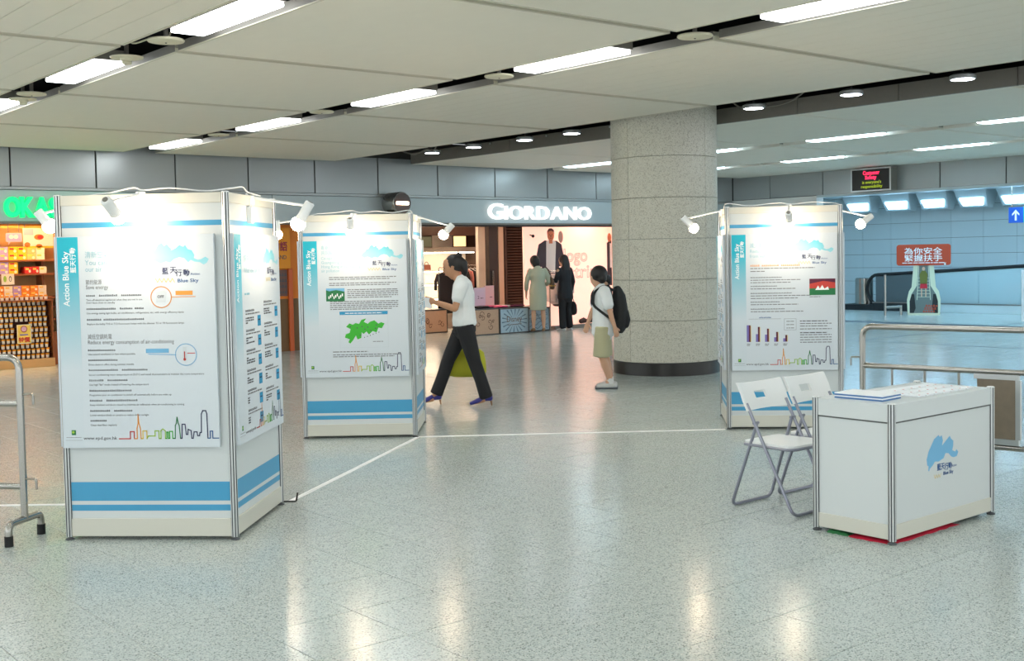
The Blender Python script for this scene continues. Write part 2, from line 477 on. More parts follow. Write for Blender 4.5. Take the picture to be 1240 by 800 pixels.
# ---- right-hand wall over the opening to the escalator hall
wall_right = struct(B().box(WALL_X + 0.03, 2.0, 2.83, WALL_X + 0.25, WALL_Y + 0.3, 3.80).obj('wall_right', 'dark_gap'))
sy = [2.8, 4.2, 5.6, 7.05, 8.45, 9.88, 11.30, 12.70, 14.12, 15.54, 17.0, WALL_Y - 0.005]
for a, c in zip(sy, sy[1:]):
    B().box(WALL_X, a + 0.012, 2.83, WALL_X + 0.04, c - 0.012, 3.46, 0, 0.004).obj('fascia_panel', 'fascia_metal', wall_right)
mat('hall_soffit', (196, 208, 212), 0.4)
B().box(WALL_X - 0.01, 2.0, 2.78, WALL_X + 0.25, 15.7, 2.828).obj('soffit_trim', 'hall_soffit', wall_right)
struct(B().box(WALL_X + 0.0, 15.7, 0, WALL_X + 0.25, WALL_Y + 0.3, 2.82).obj('wall_side', 'white_wall'))
# hall beyond
mat('hall_tile', (210, 224, 228), 0.3)
hall_wall = struct(B().box(28.05, 3.5, 0, 28.25, 22, 3.4).obj('wall_hall', 'dark_gap'))
hz = [0, 0.35, 0.72, 1.09, 1.45, 1.86, 2.28, 2.70, 3.05]
for z0, z1 in zip(hz, hz[1:]):
    y = 3.6
    while y < 21.5:
        B().box(28.0, y + 0.004, z0 + 0.004, 28.06, y + 0.88 - 0.004, z1 - 0.004).obj('wall_tile', 'hall_tile', hall_wall); y += 0.88
struct(B().box(WALL_X + 0.25, 3.5, 3.02, 28.3, 22, 3.12).obj('ceiling_hall', 'hall_soffit'))
struct(B().box(WALL_X + 0.25, 20.6, 0, 28.2, 20.8, 3.1).obj('wall_hall_end', 'hall_tile'))
# two dark movement joints let into the floor near the hall
mat('joint_dark', (46, 62, 74), 0.4)
struct(B().box(17.60, 2.0, -0.02, 17.68, 17.9, 0.0015).obj('trim_1', 'joint_dark'))
struct(B().box(17.68, 11.76, -0.02, 28, 11.84, 0.0015).obj('trim_2', 'joint_dark'))
struct(B().box(22.0, 4.0, -0.02, 22.5, 20.5, 0.0012).obj('trim_3', 'joint_dark'))

# ================================================================== CEILING FITTINGS
def make_light(m):
    t = thing('ceiling_light', 'long white fluorescent light panel set in the dark ceiling trough', 'light', (0, 0, 0), 0, 'ceiling lights in the troughs')
    b = B(); b.box(-.14, -.66, .03, .14, .66, .12)
    b.obj('housing', 'trough_grey', t)
    B().box(-.135, -.64, -.004, .135, .64, .028, 0, 0.006).obj('diffuser', m, t)
    return t
protoA, protoB = make_light('lamp_cool'), make_light('lamp_teal')
protoB['label'] = 'long cool-white fluorescent light panel flush in the ceiling near the escalator hall'
protoB['group'] = 'ceiling lights near the escalator hall'
usedA = usedB = False
LAB = {3.815: 'long white fluorescent light panel in the ceiling trough with the smoke detectors', 7.2: 'long white fluorescent light panel in the ceiling trough next before the stone column',
       15.7: 'long cool-white fluorescent light panel in the ceiling row just past the wide dark trough', 18.85: 'long cool-white fluorescent light panel in the ceiling row nearest the message board wall'}
for xc in (-6.41, -2.98, 0.42, 3.815, 7.2, 15.7, 18.85):
    for k in range(-5, 4):
        y = SEAM0 + MOD * (k - 1) + 0.86 + 0.64
        if y > WALL_Y - 0.8: continue
        if xc < 15:
            if not usedA: o = protoA; o.location = (xc, y, ZC); usedA = True
            else: o = dup(protoA, (xc, y, ZC))
        else:
            if not usedB: o = protoB; o.location = (xc, y, ZC); usedB = True
            else: o = dup(protoB, (xc, y, ZC))
        if xc in LAB: o['label'] = LAB[xc]; o['group'] = 'ceiling lights, row at %.1f m' % xc
# flat round speakers
mat('cream_plastic', (222, 216, 190), 0.45)
def disc(x, y, r, label, group=None, z=ZC):
    t = thing('ceiling_speaker', label, 'speaker', (x, y, z), 0, group)
    B().lathe([(0.0, -0.012), (r * .6, -0.011), (r * .96, -0.004), (r, 0.004), (r * .98, 0.014), (0.0, 0.016)], (0, 0, 0), 28).obj('cover', 'cream_plastic', t, smooth=True)
    B().lathe([(.02, .014), (.02, .45)], (0, 0, 0), 10).obj('stem', 'trough_grey', t)
    B().lathe([(.008, -.016), (.008, -.008)], (0, 0, 0), 8).obj('screw', 'black_plastic', t)
    return t
for x, y in ((3.80, 8.83), (7.18, 8.82), (7.22, 6.34), (7.10, 12.07), (3.84, 12.30), (3.80, 5.95), (7.15, 14.95)):
    disc(x, y, 0.145, 'flat round cream ceiling speaker between two light panels', 'round ceiling speakers in the light troughs')
def smoke(x, y, label, group):
    t = thing('smoke_detector', label, 'smoke detector', (x, y, ZC), 0, group)
    B().lathe([(0, -.004), (.135, -.003), (.14, .008), (0, .014)], (0, 0, 0), 26).obj('mounting_plate', 'cream_plastic', t, smooth=True)
    B().lathe([(0, -.055), (.035, -.054), (.042, -.04), (.036, -.028), (.05, -.02), (.055, -.002)], (0, 0, 0), 20).obj('sensor', 'cream_plastic', t, smooth=True)
    B().lathe([(.037, -.038), (.037, -.030)], (0, 0, 0), 16).obj('vent', 'black_plastic', t)
    B().lathe([(.02, .012), (.02, .45)], (0, 0, 0), 8).obj('stem', 'trough_grey', t)
smoke(3.83, 9.72, 'round smoke detector on a cream plate at the end of a light panel', 'smoke detectors')
smoke(3.88, 12.72, 'round smoke detector on a cream plate at the end of a light panel', 'smoke detectors')
# downlights in the wide trough
mat('downlight_glow', (255, 255, 250), 0.4, emit=14, ecol=(235, 240, 255))
t0 = None
for y in (3.7, 5.08, 6.46, 7.83, 9.24, 12.59, 13.66, 14.95, 16.1):
    if t0 is None:
        t0 = thing('trough_downlight', 'small round downlight hanging in the wide dark ceiling trough', 'downlight', (11.6, y, ZC + .04), 0, 'downlights in the wide trough')
        B().lathe([(.128, -.012), (.135, -.006), (.135, .03), (.10, .05), (0.03, .055)], (0, 0, 0), 24).obj('ring', 'aluminium', t0, smooth=True)
        B().lathe([(0, -.014), (.118, -.013), (.12, -.004), (0, -.003)], (0, 0, 0), 24).obj('lens', 'downlight_glow', t0)
        B().lathe([(.012, .05), (.012, .40)], (0, 0, 0), 8).obj('stem', 'black_plastic', t0)
    else: dup(t0, (11.6, y, ZC + .04))
# loose cables in the troughs
def cable(name, label, pts, r, m, cat='cable'):
    pts = [Vector(p) for p in pts]; out = []
    for i in range(len(pts) - 1):
        p0, p1, p2, p3 = pts[max(i - 1, 0)], pts[i], pts[i + 1], pts[min(i + 2, len(pts) - 1)]
        for s in range(5):
            t = s / 5
            out.append(0.5 * ((2 * p1) + (p2 - p0) * t + (2 * p0 - 5 * p1 + 4 * p2 - p3) * t * t + (3 * p1 - p0 - 3 * p2 + p3) * t ** 3))
    out.append(pts[-1])
    return tag(B().tube(out, r, 6).obj(name, m, smooth=True), label, cat)
cable('trough_cable', 'thin cream cable sagging in the trough beside a smoke detector', [(3.70, 9.5, 3.5), (3.72, 9.30, 3.40), (3.8, 9.15, 3.42), (3.84, 8.9, 3.40), (3.84, 8.83, 3.42)], .008, 'cream_plastic')
cable('trough_cable', 'dark cable looped in the wide trough near the back wall', [(11.3, 17.0, 3.81), (11.3, 16.7, 3.5), (11.3, 16.2, 3.36), (11.35, 15.9, 3.42), (11.3, 15.6, 3.40), (11.3, 15.3, 3.81)], .012, 'trough_grey')
cable('trough_cable', 'grey cable sagging beside the top of the stone column', [(12.2, 10.3, 3.81), (12.15, 9.9, 3.50), (12.1, 9.5, 3.46), (12.1, 9.0, 3.50), (12.1, 8.5, 3.81)], .012, 'trough_grey')

# ================================================================== WALL FITTINGS
def letters(root, body, x0, width, z0, height, y, depth, m, bold, bev=0.0, first=None, gap=0.10):
    """raised letters, one part each, spread over `width`"""
    adv = []; x = 0
    for i, ch in enumerate(body):
        if ch == ' ': adv.append((None, x, 0)); x += .28; continue
        me = text_solid(ch, 1.0, depth, bold, bev)
        xs = [v.co.x for v in me.vertices]; w = max(xs) - min(xs); s = first if (first and i == 0) else 1.0
        adv.append((me, x - min(xs) * s, s)); x += w * s + gap
    sc = width / (x - gap)
    for me, ox, s in adv:
        if me is None: continue
        zs = [v.co.z for v in me.vertices]; zh = max(zs) - min(zs)
        for v in me.vertices:
            v.co.x = x0 + ox * sc + v.co.x * sc * s
            v.co.z = z0 + (v.co.z - min(zs)) / zh * height * s
            v.co.y = y + v.co.y
        me.materials.append(MATS[m]); me.name = 'letter'
        link('letter', me, root)
mat('letter_white', (255, 255, 255), 0.4, emit=0.7)
mat('letter_green', (10, 236, 140), 0.4, emit=0.55, ecol=(0, 240, 130))
t = thing('shop_sign', 'raised white glowing letters GIORDANO on the sign band', 'sign', (0, WALL_Y, 0))
letters(t, 'GIORDANO', 14.36, 2.80, 2.345, 0.27, -0.035, 0.06, 'letter_white', 0.006, first=1.18)
t = thing('shop_sign', 'puffy green letters on the grey band over the snack shop', 'sign', (0, WALL_Y, 0))
letters(t, 'OKASHI LAND', 5.18, 1.86, 2.325, 0.31, -0.04, 0.06, 'letter_green', 0.03, bev=0.02, gap=-0.02)
# round lamp fitting on the sign band
t = thing('wall_lamp', 'dark round drum lamp with a bright slot on the grey fascia', 'lamp', (12.05, WALL_Y - 0.03, 2.62))
mat('drum_brown', (84, 70, 66), 0.35)
mat('slot_glow', (255, 240, 225), 0.4, emit=6, ecol=(255, 225, 205))
B().lathe([(.20, .0), (.205, .02), (.205, .36), (.19, .38)], (0, 0, 0), 30, axis='Y').obj('drum', 'steel', t, smooth=True)
B().lathe([(.0, .372), (.188, .372), (.185, .384), (0, .392)], (0, 0, 0), 30, axis='Y').obj('face', 'drum_brown', t, smooth=True)
B().box(-.14, -.402, -.035, .13, -.388, .02, 0, 0.005).obj('slot', 'slot_glow', t)
B().box(-.20, -.3, -.25, .20, -.0, -.19).obj('bracket', 'trough_grey', t)
# LED message board
t = thing('message_board', 'black electronic message board with red and green text on the grey wall', 'sign', (WALL_X, 14.15, 2.84))
mat('led_black', (34, 30, 28), 0.4)
mat('led_red', (255, 40, 80), 0.5, emit=2.0); mat('led_green', (150, 170, 30), 0.5, emit=0.8)
B().box(-.25, -.48, 0, 0.0, .48, .47, 0, .01).obj('casing', 'trough_grey', t)
f_ = B(); f_.box(-.262, -.485, -.01, -.25, .485, .02).box(-.262, -.485, .455, -.25, .485, .485).box(-.262, -.485, .02, -.25, -.455, .455).box(-.262, .455, .02, -.25, .485, .455)
f_.obj('frame', 'aluminium', t)
B().box(-.256, -.455, .02, -.25, .455, .455).obj('screen', 'led_black', t)
p = Print()
p.text('led_red', 'Customer', .27, .345, .115, bold=.015, width=.40); p.text('led_red', 'Safety', .32, .25, .105, bold=.015, width=.28)
p.text('led_green', "is everyone's", .25, .155, .09, bold=.01, width=.46); p.text('led_green', 'responsibility', .22, .065, .09, bold=.01, width=.52)
p.obj('message', t, (-.258, .455, 0), -PI / 2)

# ================================================================== POSTERS
PW, PH = 0.925, 1.22
CLOUD = [(.0, .09), (.03, .16), (.09, .20), (.13, .27), (.17, .26), (.22, .35), (.28, .37), (.31, .32), (.36, .35), (.39, .30), (.43, .27), (.41, .24),
         (.49, .28), (.55, .33), (.61, .30), (.64, .33), (.68, .26), (.74, .24), (.78, .16), (.77, .11), (.83, .08), (.88, .09), (.95, .13), (1.0, .09),
         (.97, .03), (.92, .0), (.86, .04), (.78, .05), (.72, .08), (.68, .04), (.62, .11), (.54, .13), (.46, .10), (.40, .04), (.33, .06), (.25, .03), (.16, .07), (.08, .04)]
SKY = [('ink_red', [(0, 0), (.115, 0), (.115, .055), (.155, .055), (.155, 0)]),
       ('ink_orange', [(.155, 0), (.185, 0), (.185, .08), (.198, .12), (.2, .19), (.207, .12), (.22, .08), (.225, 0)]),
       ('ink_yellow', [(.225, 0), (.245, 0), (.245, .06), (.285, .06), (.285, 0)]),
       ('ink_lime', [(.285, 0), (.30, .02), (.37, .02), (.37, .06), (.41, .06), (.41, 0), (.43, 0), (.43, .06), (.45, .075), (.475, .06), (.475, 0)]),
       ('ink_green', [(.475, 0), (.49, 0), (.49, .05), (.505, .05), (.505, 0), (.52, 0), (.52, .055), (.55, .055), (.55, 0)]),
       ('ink_dgreen', [(.55, 0), (.575, 0), (.58, .10), (.592, .12), (.6, .165), (.61, .12), (.62, .10), (.63, 0)]),
       ('ink_navy', [(.63, 0), (.645, 0), (.65, .11), (.68, .11), (.69, .03), (.705, .03), (.71, .07), (.74, .06), (.745, 0), (.76, 0), (.77, .05), (.80, .05), (.805, .02), (.825, .02), (.83, .045),
                     (.845, .045), (.85, .19), (.865, .215), (.895, .215), (.905, .19), (.91, 0)]),
       ('ink_blue', [(.91, 0), (.935, 0), (.935, .055), (.96, .055), (.96, 0), (1.02, 0)])]
def common(p, logo=True):
    p.rect('grad_band', 0.004, 0.0, .128, PH - .004, 1)
    p.text('ink_white', 'Action Blue Sky', .068, .82, .052, PI / 2, 2, .012, width=.315)
    p.text('ink_white', '藍天行動', .110, 1.01, .038, PI / 2, 2, .012, width=.145)
    if logo: sky_logo(p, .52, 1.045, .375, 'grad_cloud')
    # skyline, address and seal
    x0, y0, s = .335, .052, .575
    for m, pts in SKY: p.stroke(m, [(x0 + x * s, y0 + y * s * 1.28) for x, y in pts], .0060, 2)
    p.text('ink_dark', 'www.epd.gov.hk', .122, .048, .026, 0, 2, .004, width=.20)
    p.rect('ink_dgreen', .052, .075, .078, .104, 2); p.ell('ink_lime', .062, .092, .008, .008, 3, 12)
    p.line('ink_grey', .02, .06, .112, .003); p.stroke('ink_grey', [(.015, .045), (.115, .045)], .0014)
def sky_logo(p, x, y, w, m, text=True):
    p.poly(m, [(x + a * w, y + b * w * .92) for a, b in CLOUD], 1)
    if text:
        p.text('ink_navy', '藍', x + w * .26, y - .078 + .03, .042, 0, 2, .01)
        p.text('ink_navy', '天', x + w * .385, y - .078 + .035, .042, 0, 2, .01)
        p.text('ink_navy', '行', x + w * .47, y - .09 + .03, .042, 0, 2, .01)
        p.text('ink_navy', '動', x + w * .59, y - .09 + .03, .042, 0, 2, .01)
        p.text('ink_blue', 'Action', x + w * .71, y - .058, .018, 0, 2, .006, width=.055)
        p.text('ink_blue', 'Blue Sky', x + w * .50, y - .098, .028, 0, 2, .012, width=.125)
        pts = [(x + w * (.16 + .033 * k), y - .086 + .011 * ((-1) ** k)) for k in range(10)]
        p.stroke('ink_yellow', pts, .003, 2)
def px(u, v): return ((u - 73.0) * .00490, (539.5 - v) * .00476)   # sheet lay-out of the first poster
def poster_energy():
    p = Print(); common(p)
    T = lambda m, s, u, v, size, width=None, bold=.0: p.text(m, s, px(u, v)[0], px(u, v)[1], size, 0, 2, bold, width)
    T('ink_tealtext', '清新空氣 齊齊出力', 107, 309, .042, .30); T('ink_tealtext', 'You can help clean', 107, 318, .042, .30); T('ink_tealtext', 'our air', 107, 326, .042, .10)
    T('ink_grey', '節約能源', 107, 341, .030, .095); T('ink_grey', 'Save energy', 107, 347, .032, .133)
    def pair(v1, n, v2, s, u2, gaps=()):
        x, y = px(107, v1); p.dashes('ink_dark', x, y - .004, n, .0098, 2, gaps)
        if s: T('ink_dark', s, 107, v2 + 1.2, .0145, (u2 - 107) * .0049)
    pair(355, 30, 360, 'Turn off electrical appliances when they are not in use.', 175, (5, 6, 17, 18))
    T('ink_dark', "Don't leave them on standby", 107, 364.5, .0145, .17)
    pair(371, 31, 376, 'Use energy saving light bulbs, air-conditioners, refrigerators, etc. with energy efficiency labels', 224, (16, 17, 25))
    pair(384, 31, 389, 'Replace the bulky T10 or T12 fluorescent lamps with the slimmer T5 or T8 fluorescent lamps', 224, (8,))
    T('ink_grey', '減低空調耗電', 107, 407, .032, .145); T('ink_grey', 'Reduce energy consumption of air-conditioning', 107, 413.5, .033, .51)
    pair(421, 15, 425.5, 'Use natural ventilation or fans where possible', 164)
    pair(433, 16, 438, 'Dress down in office during summer months', 162)
    pair(445, 32, 450.5, 'Set air-conditioning room temperature at 25.5°C and install thermometers to monitor the room temperature', 246, (16, 17))
    pair(457.5, 21, 462.5, 'Use high "fan" mode instead of lowering the temperature', 179, (8, 9))
    pair(470, 23, 475, 'Programme your air-conditioner to switch off automatically before you wake up', 206)
    pair(482, 26, 487, 'Keep windows and doors closed to minimise air infiltration when air-conditioning is running', 221, (7, 8))
    pair(494.5, 23, 499.5, 'Lower window blinds or curtains to reduce direct sunlight', 178, (11, 12))
    pair(506.5, 9, 511.5, 'Clean dust filter regularly', 139)
    # off switch picture
    x, y = px(197.5, 358); p.ringe('ink_orange', x, y, .060, .005); p.poly('ink_pale', [(x - .03, y - .03), (x + .025, y - .03), (x + .035, y + .03), (x + .02, y + .04), (x - .028, y + .03)], 2)
    p.text('ink_dark', 'OFF', x - .022, y - .005, .022, 0, 3, .02)
    p.stroke('ink_orange', [(x + .06, y), (x + .20, y)], .004); p.rect('ink_orange', x + .085, y + .01, x + .185, y + .034, 2)
    # thermometer picture
    x, y = px(225, 427.5); p.ringe('ink_sky', x, y, .062, .004); p.rect('ink_pale', x - .018, y - .034, x + .004, y + .045, 2)
    p.stroke('ink_red', [(x - .008, y - .025), (x - .008, y + .015)], .006, 3); p.ell('ink_red', x - .008, y - .027, .008, .008, 3, 12)
    p.stroke('ink_red', [(x + .01, y + .008), (x + .052, y + .008)], .004, 3)
    p.stroke('ink_sky', [(x - .06, y), (x - .22, y + .005)], .004); p.rect('ink_sky', x - .235, y + .012, x - .10, y + .036, 2)
    return p
MAPG = [(.13, .62), (.2, .72), (.27, .68), (.33, .73), (.4, .70), (.45, .82), (.55, .86), (.5, .76), (.58, .70), (.63, .76), (.72, .80), (.80, .70), (.86, .74), (.93, .70), (.87, .56),
        (.80, .58), (.76, .44), (.68, .48), (.60, .38), (.55, .47), (.49, .40), (.45, .45), (.44, .28), (.36, .24), (.33, .36), (.27, .22), (.21, .12), (.17, .16), (.2, .25), (.1, .30), (.12, .40), (.2, .44), (.22, .55)]
def poster_region():
    p = Print(); common(p)
    s = .00742
    q = lambda u, v: ((u - 368.5) * s, (456.5 - v) * s)
    T = lambda m, t, u, v, size, width=None, bold=.0: p.text(m, t, *q(u, v), size, 0, 2, bold, width)
    T('ink_tealtext', '粵港合作', 390.5, 303, .042, .13); T('ink_tealtext', '共同解決空氣污染', 390.5, 309, .042, .28)
    for k, t in enumerate(('Co-operation between', 'Guangdong and', 'Hong Kong in combating', 'air pollution')):
        T('ink_tealtext', t, 390.5, 315 + 5 * k, .036, (.30, .22, .35, .16)[k])
    def para(u0, v0, u1, n, step=2.3, h=.0075):
        for k in range(n):
            x, y = q(u0, v0 + step * k); p.line('ink_grey', x, y, q(u1 - (8 if k == n - 1 else 0), 0)[0], h)
    para(399.5, 337, 480, 2); para(399.5, 344, 480, 2)
    para(421, 352, 482, 5); para(400, 366, 482, 5)
    x, y = q(395.5, 365); p.rect('ink_dgreen', x, y, x + .165, y + .115, 2); p.poly('ink_sky', [(x, y + .115), (x + .165, y + .115), (x + .165, y + .085), (x + .09, y + .1), (x + .03, y + .09), (x, y + .1)], 3)
    for k in range(9): p.rect('ink_white', x + .02 + .015 * k, y + .02 + .012 * (k % 3), x + .03 + .015 * k, y + .045 + .012 * (k % 3), 3)
    x, y = q(411, 421); w, h = .43, .30
    p.rect('paper', x, y, x + w, y + h, 2); p.stroke('ink_pale', [(x, y), (x + w, y), (x + w, y + h), (x, y + h), (x, y)], .003, 3)
    p.rect('ink_tab', x, y + h - .008, x + w, y + h + .022, 3); p.line('ink_white', x + .05, y + h + .003, x + w - .05, .007, 4)
    p.poly('ink_green', [(x + a * w, y + c * h) for a, c in MAPG], 3)
    for a, c in ((.22, .62), (.36, .58), (.46, .62), (.52, .54), (.58, .6), (.64, .5), (.74, .56), (.76, .66), (.42, .36)): p.ell('ink_dark', x + a * w, y + c * h, .006, .006, 4, 8)
    for k in range(6): p.rect('ink_dark', x + w * (.5 + .06 * k), y + h * (.28 + .03 * k), x + w * (.515 + .06 * k), y + h * (.31 + .03 * k), 3)
    p.line('ink_grey', x + w * .68, y + h * .16, x + w * .9, .006, 3)
    para(402, 426.5, 452, 1, h=.008); para(402, 430, 484, 2)
    return p
def poster_chart():
    p = Print(); common(p)
    s = .00742
    q = lambda u, v: ((u - 885.5) * s, (446.5 - v) * s)
    T = lambda m, t, u, v, size, width=None, bold=.0: p.text(m, t, *q(u, v), size, 0, 2, bold, width)
    T('ink_tealtext', '減少車輛廢氣', 907.5, 298, .044, .22); T('ink_tealtext', 'Reducing emission', 907.5, 304.5, .040, .30); T('ink_tealtext', 'from vehicles', 907.5, 310.5, .040, .21)
    x, y = q(908, 321); p.dashes('ink_orange', x, y, 26, .015, 2, (5, 15)); 
    for v, u1 in ((324, 984), (327.5, 925)): p.line('ink_grey', *q(908, v), q(u1, 0)[0], .0075)
    for v, n, lines in ((335, 26, (338, 341)), (345.5, 22, (348.5,)), (354, 34, (357, 360)), (364.5, 24, (367.5,)), (373, 28, (376,))):
        x, y = q(908, v); p.dashes('ink_dark', x, y, n, .0095)
        for l in lines: p.line('ink_grey', *q(908, l), q(908 + n * 1.5 * (1 if l == lines[0] else .7) + 20, 0)[0], .007)
    # photograph, red sky over water
    x, y = q(977.5, 356.5); p.rect('ink_red', x, y, x + .225, y + .145, 2); p.poly('ink_maroon', [(x, y + .145), (x + .225, y + .145), (x + .225, y + .11), (x + .12, y + .125), (x, y + .10)], 3)
    p.rect('ink_dgreen', x, y, x + .225, y + .06, 3)
    p.poly('ink_white', [(x + .05, y + .045), (x + .075, y + .085), (x + .09, y + .055), (x + .11, y + .09), (x + .13, y + .055), (x + .16, y + .075), (x + .17, y + .045)], 4)
    p.line('ink_grey', x, y - .018, x + .1, .006)
    # bar chart
    x, y = q(903, 412); base = y
    for k, (h1, h2) in enumerate(((.15, .15), (.07, .135), (.065, .118), (.04, .088), (.03, .06))):
        xx = x + .08 * k
        p.rect('ink_purple', xx, base, xx + .018, base + h1, 2); p.rect('ink_maroon', xx + .018, base, xx + .034, base + h2, 2); p.rect('ink_yellow', xx + .034, base, xx + .038, base + h2 * .98, 2)
        p.line('ink_grey', xx, base - .022, xx + .035, .006); p.line('ink_grey', xx, base - .034, xx + .03, .006)
    p.stroke('ink_grey', [(x + .02, base + .205), (x + .30, base + .205)], .002); p.dashes('ink_blue', x + .11, base + .212, 8, .012)
    p.stroke('ink_grey', [q(947.5, 398), q(961.5, 398), q(961.5, 384.5), q(947.5, 384.5), q(947.5, 398)], .002)
    for k in range(3): p.line('ink_grey', q(950, 388 + 4 * k)[0], q(0, 388 + 4 * k)[1], q(959, 0)[0], .006)
    for v in (388, 391, 394, 397.5, 402, 404.5, 407.5, 410.5, 413.5): p.line('ink_grey' if v not in (388, 402) else 'ink_dark', *q(966, v), q(1003 if v % 2 else 998, 0)[0], .0075)
    return p
def poster_columns(seed=1):
    p = Print(); common(p, False); sky_logo(p, .56, 1.03, .33, 'grad_cloud')
    random.seed(seed)
    p.text('ink_tealtext', '你可以做的', .17, 1.06, .05, 0, 2, 0, .30); p.text('ink_tealtext', 'What you can do', .17, .99, .045, 0, 2, 0, .33)
    p.line('ink_tealtext', .17, .86, .27, .012)
    for c, (x, y, n) in enumerate(((.18, .76, 6), (.55, .80, 5))):
        for k in range(n):
            yy = y - k * (.118 if c == 0 else .135)
            p.dashes('ink_dark', x, yy, 12, .013); p.line('ink_grey', x, yy - .017, x + .28, .008)
            for j in range(3): p.line('ink_dark', x, yy - .042 - .014 * j, x + random.choice((.04, .12, .16)), .008)
            p.rect('ink_tab', x + .235, yy - .095, x + .30, yy - .03, 2); p.line('ink_navy', x + .245, yy - .06, x + .29, .007, 3)
    return p

# ================================================================== EXHIBITION BOOTHS
def post_mesh(h):
    prof = []
    r = 0.0225; nl = 0.0034; nd = 0.006
    mi = []
    for k in range(8):
        a = 2 * PI * (k + .0) / 8
        ap = r * math.cos(PI / 8); half = r * math.sin(PI / 8)
        ca, sa = math.cos(a), math.sin(a)
        for t, d in ((-half, 0), (-nl, 0), (-nl, nd), (nl, nd), (nl, 0)):
            x, y = ap - d, t
            prof.append((x * ca - y * sa, x * sa + y * ca)); mi.append(1 if d or t in (-nl,) and d == 0 else 0)
    n = len(prof); b = B()
    for i in range(n):
        j = (i + 1) % n; k = i % 5
        b.add([(prof[i][0], prof[i][1], 0), (prof[j][0], prof[j][1], 0), (prof[j][0], prof[j][1], h), (prof[i][0], prof[i][1], h)], [(0, 1, 2, 3)], 1 if k in (1, 2, 3) else 0)  # notch faces coloured darker, adding to the shade inside the grooves
    b.add([(r * .96 * math.cos(2 * PI * (k + .5) / 8), r * .96 * math.sin(2 * PI * (k + .5) / 8), h) for k in range(8)], [tuple(range(8))])
    return b.mesh('post', ['aluminium', 'groove_dark'])
POST2 = post_mesh(1.98); POSTC = post_mesh(0.745)
foot_me = B().lathe([(.024, 0), (.026, .006), (.012, .012), (.008, .022)], (0, 0, 0), 14).mesh('levelling_foot', 'groove_dark', True)
cap_me = B().lathe([(.023, 0), (.023, .003), (.018, .006)], (0, 0, 0), 8).mesh('post_cap', 'white_plastic')
def faces_of(w, d):
    return ((-w / 2, -d / 2, 0, w), (w / 2, -d / 2, PI / 2, d), (w / 2, d / 2, PI, w), (-w / 2, d / 2, 3 * PI / 2, d))
def booth(label, pa, pb, depth, prints, offs):
    pa, pb = F(*pa), F(*pb); ax = (pb - pa); w = ax.length; rz = math.atan2(ax.y, ax.x)
    c = (pa + pb) / 2 + Vector((-ax.y, ax.x, 0)).normalized() * depth / 2
    t = thing('exhibition_booth', label, 'display booth', c, rz)
    for sx_ in (-1, 1):
        for sy_ in (-1, 1):
            q = (sx_ * w / 2, sy_ * depth / 2)
            po = link('post', POST2, t, (q[0], q[1], .018), PI / 8)
            link('post_cap', cap_me, po, (0, 0, 1.98)); link('levelling_foot', foot_me, po, (0, 0, -.018))
    for i, (x, y, a, L) in enumerate(faces_of(w, depth)):
        pn = B().box(.018, -.004, .12, L - .018, .004, 1.945).obj('infill_panel', 'panel_white', t, (x, y, 0), a)
        B().box(.019, -.014, 1.94, L - .019, .014, 1.998, 0, .002).obj('top_rail', 'rail_white', t, (x, y, 0), a)
        B().box(.019, -.013, .022, L - .019, .013, .125, 0, .002).obj('bottom_rail', 'rail_white', t, (x, y, 0), a)
        for z0, z1 in ((1.812, 1.842), (.228, .338), (.170, .205)):
            B().box(.022, -.0055, z0, L - .022, -.0035, z1).obj('blue_stripe', 'stripe_blue', pn)
        if prints[i]:
            s = min(1.0, (L - .02) / PW) if i % 2 else 1.0
            ps = B().box(0, 0, 0, PW, .022, PH, 0, .001).obj('poster_board', 'paper', t)
            ps.scale = (s, 1, 1)
            R = Matrix.Rotation(a, 3, 'Z')
            loc = Vector((x, y, 0)) + R @ Vector((offs[i], -.038, offs[4]))
            ps.location = loc; ps.rotation_euler = (0, 0, a)
            prints[i].obj('poster_print', ps)
    return t
booth('white display booth with an energy-saving poster, its side facing the other booths', (-2.607, 6.693), (-1.622, 6.613), .935,
      [poster_energy(), poster_columns(1), None, poster_columns(2)], [.0, .01, .03, .01, .543])
booth('white display booth with a poster of a green regional map', (-1.872, 10.335), (-.890, 10.325), .89,
      [poster_region(), poster_columns(3), None, poster_columns(4)], [.02, .005, .03, .005, .552])
booth('white display booth with a bar chart poster, beside the folding chairs', (1.944, 10.40), (2.926, 10.29), .885,
      [poster_chart(), poster_columns(5), None, poster_columns(6)], [.030, .005, .03, .005, .535])

